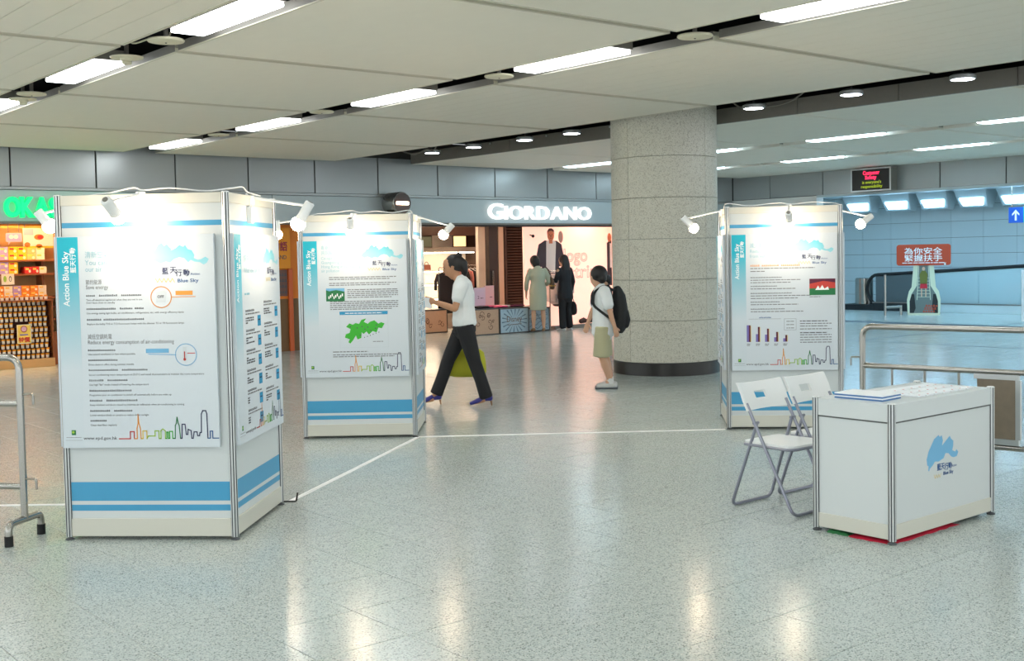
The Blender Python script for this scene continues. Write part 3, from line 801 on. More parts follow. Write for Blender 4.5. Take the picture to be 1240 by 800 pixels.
# ---- arm spotlights on the booths
SPOT_W = 4.0
def spotlight(label, clamp, tip, bulb, aim, power=SPOT_W, glow=.045, group=None):
    clamp, tip, bulb, aim = F(*clamp), F(*tip), F(*bulb), F(*aim)
    t = thing('arm_spotlight', label, 'spotlight', clamp, 0, group)
    d = (bulb - tip).normalized(); rel = lambda v: v - clamp
    B().tube([(0, 0, 0), rel(tip)], .0075, 8).obj('arm', 'white_plastic', t, smooth=True)
    B().box(-.022, -.022, -.05, .022, .022, .012, 0, .004).obj('clamp', 'white_plastic', t)
    hs = tip - d * .025; L = (bulb - hs).length - glow * .6
    B().tube([rel(hs), rel(hs + d * .006), rel(hs + d * (L * .8)), rel(hs + d * L)], [.024, .030, .030, .036], 18).obj('lamp_head', 'white_plastic', t, smooth=True)
    B().tube([rel(hs - d * .004), rel(hs + d * .001)], .016, 10).obj('switch_cap', 'trough_grey', t)
    B().ball(rel(bulb), glow, 18).obj('bulb', 'bulb', t, smooth='all')  # ball made oversized, so its shape takes in the lamp's bloom
    li = bpy.data.lights.new('bulb_light', 'SPOT'); li.energy = power * .85; li.color = (1.0, .83, .64); li.spot_size = math.radians(125); li.spot_blend = .6; li.shadow_soft_size = .03
    o = bpy.data.objects.new('bulb_light', li); col.objects.link(o); o.parent = t
    dd = (aim - bulb).normalized(); o.location = rel(bulb) + dd * (glow + .012)
    o.rotation_euler = dd.to_track_quat('-Z', 'Y').to_euler()
    return t
spotlight('white arm spotlight reaching from the energy poster booth towards the snack shop', (-2.57, 7.12, 1.99), (-2.885, 7.12, 1.915), (-2.835, 7.14, 1.842), (-2.57, 7.14, 1.6))
spotlight('white arm spotlight shining down on the energy-saving poster', (-2.112, 6.645, 2.0), (-2.185, 6.30, 1.935), (-2.165, 6.40, 1.862), (-2.10, 6.65, 1.72), 6.5)
spotlight('white arm spotlight reaching out between the energy booth and the map booth', (-1.585, 7.08, 1.99), (-1.225, 7.05, 1.93), (-1.29, 7.05, 1.822), (-1.58, 7.05, 1.6))
spotlight('white arm spotlight on the map booth in front of the orange shop board', (-1.872, 10.8, 1.99), (-2.176, 10.8, 1.95), (-2.17, 10.8, 1.844), (-1.87, 10.8, 1.6))
spotlight('white arm spotlight shining down on the green map poster', (-1.395, 10.33, 2.0), (-1.381, 9.99, 1.93), (-1.386, 10.03, 1.845), (-1.39, 10.33, 1.65), 3)
spotlight('white arm spotlight on the map booth in front of the clothes shop', (-.888, 10.75, 1.99), (-.552, 10.75, 1.89), (-.622, 10.75, 1.813), (-.885, 10.75, 1.6))
spotlight('white arm spotlight on the chart booth in front of the stone column', (1.996, 10.88, 1.99), (1.631, 10.85, 1.917), (1.715, 10.85, 1.83), (2.0, 10.85, 1.6))
spotlight('white arm spotlight shining down on the bar chart poster', (2.486, 10.35, 2.0), (2.40, 10.0, 1.915), (2.43, 10.09, 1.852), (2.45, 10.34, 1.7), 6.5)
spotlight('white arm spotlight on the chart booth beside the escalator hall', (2.977, 10.8, 1.99), (3.335, 10.75, 1.90), (3.247, 10.75, 1.836), (2.98, 10.75, 1.6))

def booth_cable(label, pts, r=.0045):
    cable('lamp_cable', label, [F(*p) for p in pts], r, 'white_plastic')
booth_cable('white cable bunched along the top of the energy poster booth', [(-2.55, 6.9, 2.005), (-2.3, 6.68, 2.01), (-2.16, 6.66, 2.035), (-2.10, 6.66, 2.02), (-1.95, 6.66, 2.03), (-1.75, 6.68, 2.01), (-1.63, 6.80, 2.03), (-1.60, 6.95, 2.045), (-1.59, 7.05, 2.02), (-1.57, 7.3, 2.01)])
booth_cable('white cable bunched along the top of the map booth', [(-1.86, 10.7, 2.005), (-1.72, 10.36, 2.012), (-1.55, 10.35, 2.02), (-1.42, 10.35, 2.035), (-1.33, 10.36, 2.015), (-1.2, 10.35, 2.025), (-1.05, 10.35, 2.01), (-.91, 10.40, 2.03), (-.90, 10.7, 2.01)])
booth_cable('white cable bunched along the top of the chart booth', [(2.0, 10.85, 2.01), (1.96, 10.45, 2.035), (2.15, 10.42, 2.01), (2.4, 10.38, 2.03), (2.52, 10.37, 2.015), (2.7, 10.35, 2.03), (2.92, 10.34, 2.012), (2.97, 10.7, 2.01)])
# small plug box on the side of the first booth
q = F(-1.588, 7.02, 1.90); t = thing('plug_box', 'small white plug box hung on the side of the energy poster booth', 'plug', q, ROT)
B().box(-.004, -.03, -.07, .035, .03, .03, 0, .006).obj('casing', 'white_plastic', t)
B().tube([(.015, 0, .03), (.015, .0, .08), (-.01, .02, .11)], .006, 8).obj('cord', 'white_plastic', t, smooth=True)

# ---- white cable covers taped to the floor between the booths
def floor_strip(label, p0, p1, w, h=.006):
    a, c = F(*p0), F(*p1); d = c - a; L = d.length
    b = B(); n = 12; sec = [(-w / 2, 0.0006), (-w * .32, h), (w * .32, h), (w / 2, 0.0006)]
    b.add([(0, y, z) for y, z in sec] + [(L, y, z) for y, z in sec], [(0, 1, 2, 3)[::-1], (4, 5, 6, 7), (0, 1, 5, 4), (1, 2, 6, 5), (2, 3, 7, 6), (3, 0, 4, 7)][0:])
    o = b.obj('floor_cable_cover', 'vinyl_white', None, a, math.atan2(d.y, d.x))
    tag(o, label, 'cable cover')
floor_strip('white cable cover on the floor from the energy booth to the map booth', (-1.50, 7.64), (-.87, 10.26), .042)
floor_strip('white cable cover on the floor from the map booth to the chart booth', (-.86, 10.30), (1.90, 10.38), .035)
floor_strip('white cable cover on the floor behind the metal barrier by the energy booth', (-2.60, 7.66), (-5.2, 7.74), .035)

# ================================================================== COUNTER
X0, X1, Y0, Y1, HC = 5.52, 6.573, 3.488, 3.972, .763
t = thing('information_counter', 'white panelled counter with a blue cloud logo, papers on its top', 'counter', ((X0 + X1) / 2, (Y0 + Y1) / 2, 0))
w, d = X1 - X0, Y1 - Y0
for sx_ in (-1, 1):
    for sy_ in (-1, 1):
        po = link('post', POSTC, t, (sx_ * w / 2, sy_ * d / 2, .018), PI / 8)
        link('post_cap', cap_me, po, (0, 0, .745)); link('levelling_foot', foot_me, po, (0, 0, -.018))
mat('shadow_gap', (96, 98, 98), .6)
for i, (x, y, a, L) in enumerate(faces_of(w, d)):
    pn = B().box(.018, -.004, .10, L - .018, .004, .665).obj('infill_panel', 'panel_white', t, (x, y, 0), a)
    B().box(.019, -.012, .664, L - .019, .012, .760, 0, .002).obj('top_rail', 'panel_white', t, (x, y, 0), a)
    B().box(.02, -.008, .656, L - .02, -.003, .663).obj('rail_groove', 'shadow_gap', t, (x, y, 0), a)
    B().box(.019, -.012, .024, L - .019, .012, .105, 0, .002).obj('bottom_rail', 'rail_white', t, (x, y, 0), a)
    if i == 0:
        p = Print()
        big = [(0, .0), (-.02, .16), (.04, .36), (.22, .66), (.36, .74), (.40, .68), (.46, .72), (.50, .58), (.47, .44), (.58, .54), (.72, .66), (.76, .58), (.84, .50), (.83, .36), (.80, .26), (.90, .20), (.94, .26), (1.0, .18), (.95, .07), (.84, .06),
               (.76, .10), (.68, .20), (.58, .22), (.52, .10), (.36, .04), (.24, .06), (.18, -.02), (.08, -.10), (.06, -.16), (.03, -.14), (.04, -.02)]
        p.poly('ink_sky', [(.345 + .33 * a_, .385 + .215 * b_) for a_, b_ in big], 1)
        for k, ch in enumerate('藍天行動'): p.text('ink_blue', ch, .445 + .040 * k, .340 + (.006 if k < 2 else 0), .042, 0, 2, .02)
        p.text('ink_blue', 'Action', .602, .345, .02, 0, 2, .01); p.text('ink_blue', 'Blue Sky', .51, .31, .028, 0, 2, .02, width=.11)
        p.stroke('ink_yellow', [(.415 + .012 * k, .312 + .01 * (-1) ** k) for k in range(7)], .003); 
        p.obj('logo_print', pn, (0, -.004, 0))
B().box(-w / 2 + .012, -d / 2 + .012, .745, w / 2 - .012, d / 2 - .012, .758).obj('counter_top', 'panel_white', t)
# things on the counter
TOPZ = .7585
mat('paper_white', (242, 246, 250), .5); mat('paper_blue', (70, 120, 180), .5); mat('dot_pink', (210, 120, 120), .5); mat('paper_edge', (200, 206, 214), .6)
def leaflet_stack(x, y, rz, n, lab):
    s = thing('leaflet_stack', lab, 'leaflets', (x, y, TOPZ), rz)
    for k in range(n):
        z = k * .0085; o = random.uniform(-.004, .004)
        B().box(-.10 + o, -.15, z, .10 + o, .15, z + .0075).obj('leaflet', 'paper_blue' if k % 2 == 0 else 'paper_white', s)
    B().box(-.10, -.15, n * .0085, .10, .15, n * .0085 + .006).obj('leaflet', 'paper_white', s)
leaflet_stack(5.70, 3.755, .05, 3, 'stack of blue and white leaflets on the counter end by the chairs')
first = None
for r in range(3):
    for k in range(7):
        x, y = 5.93 + .088 * k, 3.60 + .105 * r
        if first is None:
            first = thing('badge_card', 'small white card with a pink dot laid out on the counter', 'card', (x, y, TOPZ), 0, 'white cards in rows on the counter')
            B().box(-.038, -.046, 0, .038, .046, .010, 0, .002).obj('card', 'paper_white', first)
            B().lathe([(.006, .010), (.006, .0112)], (.0, -.03, 0), 10).obj('dot', 'dot_pink', first)
        else: dup(first, (x, y, TOPZ))
tag(B().box(-.20, -.16, 0, .20, .16, .012, 0, .002).obj('paper_pad', 'paper_white', None, (6.05, 3.80 + .02, TOPZ), .0), 'large white paper pad flat on the counter behind the cards', 'paper') if False else None
# red and green cloth pushed under the counter
mat('cloth_red', (196, 20, 56), .8, noise=.2, scale=30); mat('cloth_green', (36, 110, 60), .8)
def cloth(name, x0, x1, y0, y1, m, label):
    b = B(); n = 14; mI = 8; vs_ = []
    for i in range(n + 1):
        for j in range(mI + 1):
            e = min(i, n - i, j, mI - j)
            vs_.append((x0 + (x1 - x0) * i / n + random.uniform(-.008, .008), y0 + (y1 - y0) * j / mI + random.uniform(-.006, .006), .0005 if e == 0 else random.uniform(.008, .020)))
    b.add(vs_, [(i * (mI + 1) + j, (i + 1) * (mI + 1) + j, (i + 1) * (mI + 1) + j + 1, i * (mI + 1) + j + 1) for i in range(n) for j in range(mI)])
    tag(b.obj(name, m, smooth='all'), label, 'cloth')
cloth('folded_cloth', 5.50, 6.20, 3.478, 3.76, 'cloth_red', 'crumpled red cloth under the white counter')
cloth('folded_cloth', 5.50, 5.72, 3.765, 3.90, 'cloth_green', 'crumpled green cloth under the white counter')

# ================================================================== FOLDING CHAIRS
def chair(x, label):
    """folding chair facing -Y; x is its middle"""
    t = thing('folding_chair', label, 'chair', (x, 0, 0))
    R = .0105; hw = .195
    def arc(p0, p1, p2, n=6):
        p0, p1, p2 = Vector(p0), Vector(p1), Vector(p2)
        return [(1 - s) ** 2 * p0 + 2 * s * (1 - s) * p1 + s * s * p2 for s in [k / n for k in range(n + 1)]]
    # long frame: back posts running down to the front foot bar
    top = lambda sx_: Vector((sx_ * (hw), 4.579, .66)); bot = lambda sx_: Vector((sx_ * hw, 4.235, .012))
    for sx_ in (-1, 1):
        a, c = top(sx_), bot(sx_); u = (c - a).normalized()
        B().tube([a, a.lerp(c, .5), c - u * .05] + arc(c - u * .05, c, c + Vector((-sx_ * .05, 0, 0)))[1:], R, 10).obj('front_leg', 'tube_grey', t, smooth=True)
    B().tube([(-hw + .05, 4.235, .012), (hw - .05, 4.235, .012)], R, 10).obj('front_foot_bar', 'tube_grey', t, smooth=True)
    # short frame: from under the pivots back to the rear foot bar
    h2 = hw - .026
    piv = lambda sx_: Vector((sx_ * (hw - .0), 4.43, .56))
    for sx_ in (-1, 1):
        a = Vector((sx_ * (hw + .0), 4.515, .548)); a.x = sx_ * (hw - .022); c = Vector((sx_ * (hw - .0), 4.705, .012)); u = (c - a).normalized()
        B().tube([a, a.lerp(c, .5), c - u * .05] + arc(c - u * .05, c, c + Vector((-sx_ * .05, 0, 0)))[1:], R, 10).obj('rear_leg', 'tube_grey', t, smooth=True)
        B().tube([(sx_ * (hw - .035), 4.517, .545), (sx_ * (hw + .013), 4.517, .545)], .009, 8).obj('pivot_pin', 'tube_grey', t, smooth=True)
    B().tube([(-hw + .05, 4.705, .012), (hw - .05, 4.705, .012)], R, 10).obj('rear_foot_bar', 'tube_grey', t, smooth=True)
    # seat
    o = []
    hs = hw - .012
    y0, y1 = 4.24, 4.63
    for (cx_, cy_, a0) in ((hs - .06, y1 - .03, 0), (-hs + .06, y1 - .03, PI / 2), (-hs + .05, y0 + .06, PI), (hs - .05, y0 + .06, 1.5 * PI)):
        r_ = .06 if a0 < PI - .1 and a0 >= 0 and cy_ > 4.5 else .055
        r_ = .03 if cy_ > 4.5 else .055
        o += [(cx_ + (r_ if cy_ < 4.5 else .055) * math.cos(a0 + k * PI / 12), cy_ + r_ * math.sin(a0 + k * PI / 12)) for k in range(7)]
    b = B(); b.prism(o, .408, .426, plane='XY')
    b.obj('seat', 'white_plastic', t, smooth=True)
    B().tube([Vector((x_, y_, .404)) for x_, y_ in o + o[:1]], .009, 8).obj('seat_frame', 'tube_grey', t, smooth=True)
    # backrest: a curved plastic slab with a hand hole
    b = B(); n = 16; zc = [.0, .012, .035, .06, .085, .105, .145, .157]
    z_of = lambda s: .618 + s
    hx = lambda i: -hw - .02 + (2 * hw + .04) * i / n
    rows_ = len(zc); th = .016
    def pt(i, j, back):
        x_ = hx(i); bow = .035 * (1 - (x_ / (hw + .02)) ** 2); z = z_of(zc[j])
        lean = (z - .765) * (.40 / .753)
        ex = 0
        if j in (0, rows_ - 1): ex = 0
        return (x_, 4.635 + lean + bow + (th / 2 if back else -th / 2), z + (.010 * (x_ / hw) ** 2 if j > 3 else 0))
    vs_ = [pt(i, j, k) for k in (0, 1) for i in range(n + 1) for j in range(rows_)]
    idx = lambda k, i, j: k * (n + 1) * rows_ + i * rows_ + j
    fs = []
    hole = lambda i, j: 6 <= i <= 9 and 3 <= j <= 4
    for i in range(n):
        for j in range(rows_ - 1):
            if hole(i, j):
                for (di, dj, e) in ((-1, 0, ((i, j), (i, j + 1))), (1, 0, ((i + 1, j + 1), (i + 1, j))), (0, -1, ((i + 1, j), (i, j))), (0, 1, ((i, j + 1), (i + 1, j + 1)))):
                    if not hole(i + di, j + dj):
                        (a_, b_), (c_, d_) = e; fs.append((idx(0, a_, b_), idx(0, c_, d_), idx(1, c_, d_), idx(1, a_, b_)))
                continue
            fs.append((idx(0, i, j), idx(0, i + 1, j), idx(0, i + 1, j + 1), idx(0, i, j + 1)))
            fs.append((idx(1, i, j), idx(1, i, j + 1), idx(1, i + 1, j + 1), idx(1, i + 1, j)))
    for i in range(n):
        fs.append((idx(0, i, 0), idx(1, i, 0), idx(1, i + 1, 0), idx(0, i + 1, 0)))
        fs.append((idx(0, i, rows_ - 1), idx(0, i + 1, rows_ - 1), idx(1, i + 1, rows_ - 1), idx(1, i, rows_ - 1)))
    for j in range(rows_ - 1):
        fs.append((idx(0, 0, j), idx(0, 0, j + 1), idx(1, 0, j + 1), idx(1, 0, j)))
        fs.append((idx(0, n, j), idx(1, n, j), idx(1, n, j + 1), idx(0, n, j + 1)))
    b.add(vs_, fs).obj('backrest', 'white_plastic', t, smooth=True)
    return t
chair(5.845, 'white folding chair with grey tube legs by the leaflet end of the counter')
chair(6.31, 'white folding chair with grey tube legs beyond the other folding chair')

# ================================================================== STEEL BARRIERS
def bend(p, r=.09, n=7):
    """round the inner corners of a path"""
    p = [Vector(q) for q in p]; out = [p[0]]
    for a, c, e in zip(p, p[1:], p[2:]):
        u, v = (a - c).normalized(), (e - c).normalized(); s, f = c + u * r, c + v * r
        out += [(1 - k / n) ** 2 * s + 2 * (k / n) * (1 - k / n) * c + (k / n) ** 2 * f for k in range(n + 1)]
    return out + [p[-1]]
def barrier(label, loc, rz, length, board=None, bars=()):
    t = thing('crowd_barrier', label, 'barrier', loc, rz)
    R = .0205
    B().tube(bend([(0, 0, .12), (0, 0, 1.07), (length, 0, 1.07), (length, 0, .12)], .08), R, 14).obj('frame', 'steel', t, smooth=True)
    B().tube([(0, 0, .80), (length, 0, .80)], R * .9, 12).obj('middle_rail', 'steel', t, smooth=True)
    B().tube([(0, 0, .315), (length, 0, .315)], R * .9, 12).obj('lower_rail', 'steel', t, smooth=True)
    for x in bars: B().tube([(x, 0, .315), (x, 0, .80)], .0095, 8).obj('bar', 'steel', t, smooth=True)
    for x in (0, length):
        f = B().tube(bend([(x, -.155, .03), (x, -.155, .125), (x, .155, .125), (x, .155, .03)], .045), R, 12).obj('foot', 'steel', t, smooth=True)
        for y in (-.155, .155): B().tube([(x, y, 0), (x, y, .06)], R * 1.18, 12).obj('rubber_cap', 'black_rubber', f, smooth=True)
    for z in (.855, .36):
        B().tube(bend([(-.018, 0, z), (-.085, 0, z), (-.085, 0, z - .06)], .012, 4), .007, 8).obj('hook', 'steel', t, smooth=True)
    if board:
        x0, x1 = board
        B().box(x0, -.012, .37, x1, .012, .755, 0, .003).obj('board', 'board_brown', t)
        fr = B(); fr.box(x0 - .02, -.016, .335, x1 + .02, .016, .372).box(x0 - .02, -.016, .752, x1 + .02, .016, .785).box(x1, -.016, .372, x1 + .03, .016, .752)
        fr.obj('board_frame', 'aluminium', t)
    return t
mat('board_brown', (128, 116, 100), .7, noise=.15, scale=25)
q = F(-2.87, 6.70); a = math.atan2(.2, -.98) + ROT
barrier('stainless steel crowd barrier standing beside the energy poster booth', (q.x, q.y, 0), a, 2.0, None, [.55, .8, 1.05, 1.3, 1.55])
q = F(2.415, 7.97); q2 = F(3.22, 7.27)
barrier('stainless steel crowd barrier with a brown board behind the counter', (q.x, q.y, 0), math.atan2(q2.y - q.y, q2.x - q.x), 2.0, (.78, 1.02), [.21, .435, .66, 1.1, 1.33, 1.56, 1.79])
# small wire guard at the back foot of the first booth
q = F(-1.50, 7.58)
tag(B().tube(bend([(-.04, 0, .012), (.05, 0, .012), (.06, .0, .07)], .012, 4), .006, 8).obj('wire_stub', 'black_plastic', None, (q.x, q.y, 0), ROT, smooth=True), 'short dark wire bracket on the floor at the foot of the energy booth', 'bracket')

# ================================================================== SNACK SHOP
mat('shop_amber', (216, 152, 70), .6); mat('shelf_wood', (150, 84, 40), .45, noise=.15, scale=8); mat('shelf_dark', (92, 42, 20), .6)
mat('box_yellow', (246, 196, 40), .5, noise=.12, scale=30); mat('box_purple', (178, 150, 206), .5, noise=.12, scale=30); mat('box_tan', (226, 190, 120), .5, noise=.18, scale=30)
mat('box_orange', (240, 140, 40), .5, noise=.12, scale=30); mat('box_red', (206, 44, 40), .5, noise=.12, scale=30); mat('box_white', (236, 226, 206), .5, noise=.1, scale=30)
mat('jar_white', (236, 222, 206), .4); mat('lid_orange', (246, 160, 24), .4); mat('lid_gold', (200, 130, 50), .4)
mat('sign_yellow', (246, 206, 90), .5); mat('sign_pink', (226, 170, 190), .5); mat('fruit_orange', (244, 120, 40), .5)
mat('shop_lamp', (255, 240, 210), .4, emit=44, ecol=(255, 200, 128))
struct(B().box(3.0, 20.6, 0, 12.4, 20.75, 2.7).obj('wall_shop_1', 'shop_amber'))
struct(B().box(3.0, WALL_Y + .25, 2.62, 12.4, 20.75, 2.72).obj('ceiling_shop_1', 'shop_tan'))
struct(B().box(12.42, WALL_Y + .3, 0, 12.55, 23.2, 2.75).obj('wall_shop_2', 'white_wall'))
lamp_lab = 'square warm panel lamp in the ceiling of the snack shop'
for x, y in ((4.2, 18.75), (5.5, 18.62), (6.6, 18.75), (10.0, 18.9)):
    t = thing('shop_lamp', lamp_lab, 'lamp', (x, y, 2.62), 0, 'lamps in the snack shop ceiling')
    B().box(-.26, -.16, -.03, .26, .16, 0.0).obj('frame', 'rail_white', t)
    B().box(-.23, -.13, -.036, .23, .13, -.028).obj('diffuser', 'shop_lamp', t)
# tall wall shelves
SY = 19.12
t = thing('shop_shelving', 'brown wooden shelving stocked with snack boxes under the green letters', 'shelf', (0, SY, 0))
B().box(4.3, .55, 0, 7.2, .60, 2.25).obj('back_panel', 'shop_tan', t)
for x in (4.3, 6.10, 7.17): B().box(x, .0 if x != 6.10 else .25, 0, x + .03, .55, 2.23).obj('upright', 'shelf_wood', t)
for z, y0 in ((1.10, -.04), (1.475, .12), (1.695, .12)): B().box(4.3, y0, z - .025, 7.2, .55, z).obj('shelf_board', 'shelf_wood', t)
B().box(4.3, .0, 2.195, 7.2, .10, 2.235).obj('top_beam', 'shop_amber', t)
B().box(6.14, .02, .0, 7.17, .30, .52).obj('cupboard', 'shelf_wood', t)
for z in (.72, .92): B().box(6.14, .05, z, 7.17, .55, z + .02).obj('shelf_board', 'shelf_wood', t)
def carton(x, z, w, h, m, label, grp, y=SY + .14, d=.22):
    c = thing('snack_box', label, 'box', (x, y, z), 0, grp)
    B().box(0, 0, 0, w, d, h, 0, .004).obj('carton', m, c)
    p = Print(); p.rect('sign_yellow' if m != 'box_yellow' else 'box_red', w * .12, h * .55, w * .6, h * .82, 1); p.ell('box_white', w * .72, h * .35, w * .16, h * .22, 1, 14)
    p.obj('print', c, (0, -.001, 0))
lab = {'box_yellow': 'yellow snack box stacked on the wooden shelves', 'box_purple': 'lilac snack box stacked on the wooden shelves', 'box_tan': 'tan snack box stacked on the wooden shelves',
       'box_orange': 'orange snack box stacked on the wooden shelves', 'box_red': 'red snack box on the lower of the upper shelves', 'box_white': 'cream snack box stacked on the wooden shelves'}
def stackrow(z, h, n, seq, x0=5.0, w=.135):
    for i, m in enumerate(seq):
        for k in range(n): carton(x0 + i * (w + .006), z + k * (h + .002), w, h, m, lab[m], 'boxes of snacks on the shelves: ' + m[4:])
stackrow(1.695, .105, 2, ['box_tan', 'box_yellow', 'box_tan', 'box_purple', 'box_yellow', 'box_yellow', 'box_tan', 'box_white'])
stackrow(1.475, .095, 2, ['box_tan', 'box_yellow', 'box_tan', 'box_purple', 'box_yellow'])
stackrow(1.475, .11, 1, ['box_red', 'box_red', 'box_white'], 5.80, .11)
stackrow(1.10, .09, 2, ['box_orange', 'box_white', 'box_purple', 'box_orange', 'box_orange', 'box_white'], 5.35, .125)
t = thing('shelf_poster', 'framed white photo card of a face on the snack shelves', 'poster', (5.40, SY - .02, 1.31))
B().box(0, 0, 0, .19, .012, .17).obj('card', 'box_white', t)
p = Print(); p.ell('ink_dark', .13, .09, .022, .045); p.ell('box_white', .13, .085, .012, .032, 2); p.ell('ink_lime', .05, .09, .025, .05); p.obj('print', t)
# rack of jars in front
t = thing('jar_rack', 'dark wooden rack packed with rows of small snack jars', 'rack', (0, 18.80, 0))
B().box(4.9, .0, 0, 6.08, .30, .135, 0, .004).obj('base', 'shop_tan', t)
B().box(4.9, .26, .135, 6.08, .30, 1.08).obj('back', 'shelf_dark', t)
B().box(6.06, .02, .135, 6.08, .27, 1.06).obj('side', 'shelf_wood', t)
NR = 11
for r in range(NR):
    z = .14 + r * .0835; B().box(4.9, .03 + r * .012, z - .006, 6.06, .27, z).obj('step', 'shelf_dark', t)
B().box(4.9, -.02, 1.045, 6.08, .28, 1.065).obj('top_board', 'shelf_wood', t)
jar = None
for r in range(NR):
    for k in range(13):
        x, y, z = 5.10 + k * .0735 + (r % 2) * .012, 18.80 + .065 + r * .012, .14 + r * .0835
        if r in (3, 4, 5, 6) and 5.49 < x < 5.73: continue
        if jar is None:
            jar = thing('snack_jar', 'small white jar with an orange lid on the dark rack', 'jar', (x, y, z), 0, 'snack jars on the dark rack')
            B().lathe([(.020, 0), (.024, .006), (.026, .05), (.024, .054)], (0, 0, 0), 12).obj('cup', 'jar_white', jar, smooth=True)
            B().lathe([(.027, .048), (.029, .052), (.029, .069), (.022, .073)], (0, 0, 0), 12).obj('lid', 'lid_orange', jar, smooth=True)
        else: dup(jar, (x, y, z))
j2 = None
for k in range(13):
    x, y, z = 5.10 + k * .0735, 18.84, 1.0655
    if j2 is None:
        j2 = thing('snack_jar', 'small white jar with an orange lid on top of the jar rack', 'jar', (x, y, z), 0, 'snack jars on top of the rack')
        for ch in jar.children: o = ch.copy(); col.objects.link(o); o.parent = j2
    else: dup(j2, (x, y, z))
t = thing('price_card', 'yellow price card with a pink disc fixed to the jar rack', 'price card', (5.51, 18.792, .385))
B().box(0, 0, 0, .215, .012, .30).obj('card', 'sign_yellow', t)
p = Print(); p.stroke('box_white', [(0.006, .006), (.209, .006), (.209, .294), (.006, .294), (.006, .006)], .01); p.ell('sign_pink', .105, .23, .045, .045); p.ringe('box_red', .105, .23, .045, .008)
p.text('box_red', '特價', .02, .03, .085, 0, 2, .03, width=.17); p.line('ink_purple', .04, .13, .17, .02); p.obj('print', t)
t = thing('hanging_sign', 'small lilac speech-bubble sign hanging in the snack shop', 'sign', (5.40, 18.80, 1.93))
B().prism([(0, .06), (0, .17), (.015, .185), (.225, .185), (.24, .17), (.24, .06), (.225, .045), (.07, .045), (.035, 0), (.04, .045), (.015, .045)], 0, .02).obj('plate', 'sign_pink', t)
p = Print(); p.rect('box_purple', .02, .065, .22, .165); p.ell('box_white', .08, .125, .035, .03, 2); p.ell('box_white', .15, .125, .035, .03, 2); p.obj('print', t)
B().tube([(.04, .01, .18), (.04, .01, .70)], .004, 6).obj('wire', 'steel', t); B().tube([(.2, .01, .18), (.2, .01, .70)], .004, 6).obj('wire', 'steel', t)
t = thing('hanging_poster', 'wide fruit poster hanging over the snack shelves', 'poster', (5.67, 18.84, 1.88))
B().box(0, 0, 0, .46, .015, .31).obj('sheet', 'box_white', t)
p = Print(); p.ell('fruit_orange', .24, .17, .075, .045); p.ell('box_red', .26, .17, .045, .03, 2); p.ell('fruit_orange', .06, .05, .045, .04); p.ell('fruit_orange', .24, .03, .05, .03); p.rect('box_yellow', 0, 0, .46, .03, 1); p.rect('sign_pink', .01, .2, .16, .30, 1)
p.obj('print', t)
for x in (.03, .43): B().tube([(x, .007, .30), (x, .007, .74)], .004, 6).obj('wire', 'steel', t)

# side entrance of the snack shop, seen between two booths: orange board, brown panelling
mat('panel_orange', (240, 150, 24), .5); mat('plum', (150, 40, 60), .5)
t = thing('shop_board', 'orange board with dark red Chinese characters above the brown panelling', 'sign', (9.32, 18.24, 1.46))
B().box(0, 0, 0, .70, .05, .72, 0, .006).obj('board', 'panel_orange', t)
p = Print(); p.text('plum', '零食物語', .04, .33, .17, 0, 2, .03, width=.60); p.text('ink_dark', 'OKASHI LAND', .04, .17, .10, 0, 2, .012, width=.58); p.obj('print', t)
struct(B().box(9.30, 18.30, .93, 10.55, 18.42, 2.24).obj('wall_shop_3', 'orange_wall'))
struct(B().box(9.30, 18.30, 0, 10.55, 18.42, .925).obj('wall_shop_4', 'brown_wall'))
mat('pipe_orange', (214, 96, 40), .4)
tag(B().box(9.98, 18.25, 0, 10.06, 18.30, 1.46, 0, .006).obj('door_post', 'pipe_orange'), 'slim orange wooden post under the orange board', 'post')
t = thing('notice_panel', 'small brown notice panel with dark marks under the orange board', 'notice', (9.72, 18.272, .98))
mat('notice_plum', (120, 84, 74), .6)
B().box(0, 0, 0, .24, .026, .46).obj('panel', 'notice_plum', t)
p = Print()
for k in range(4): p.dashes('ink_dark', .03, .05 + .10 * k, 4, .045)
p.obj('print', t)

# ================================================================== CLOTHES SHOP
mat('shop_pink', (250, 206, 186), .6); mat('wood_dark', (58, 38, 28), .45, noise=.2, scale=6); mat('beam_dark', (56, 44, 40), .5); mat('niche_white', (255, 246, 232), .5)
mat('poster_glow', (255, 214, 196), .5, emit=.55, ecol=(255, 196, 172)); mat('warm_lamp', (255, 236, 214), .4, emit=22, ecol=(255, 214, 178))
struct(B().box(12.55, 23.0, 0, 21.0, 23.2, 2.75).obj('wall_shop_5', 'shop_pink'))
struct(B().box(18.62, WALL_Y + .3, 0, 18.75, 23.2, 2.75).obj('wall_shop_6', 'shop_pink'))
struct(B().box(12.4, WALL_Y + .25, 2.62, 21.0, 23.2, 2.74).obj('ceiling_shop_2', 'white_wall'))
struct(B().box(12.75, WALL_Y + .10, 2.205, 18.62, WALL_Y + .30, 2.235).obj('trim_4', 'beam_dark'))
for x, y in ((13.4, 19.2), (14.6, 19.0), (15.6, 20.4), (14.3, 20.6), (16.6, 21.8), (17.6, 18.45)):
    t = thing('shop_lamp', 'square warm panel lamp in the ceiling of the clothes shop', 'lamp', (x, y, 2.62), 0, 'lamps in the clothes shop ceiling')
    B().box(-.3, -.14, -.03, .3, .14, 0.0).obj('frame', 'rail_white', t)
    B().box(-.27, -.11, -.036, .27, .11, -.028).obj('diffuser', 'warm_lamp', t)
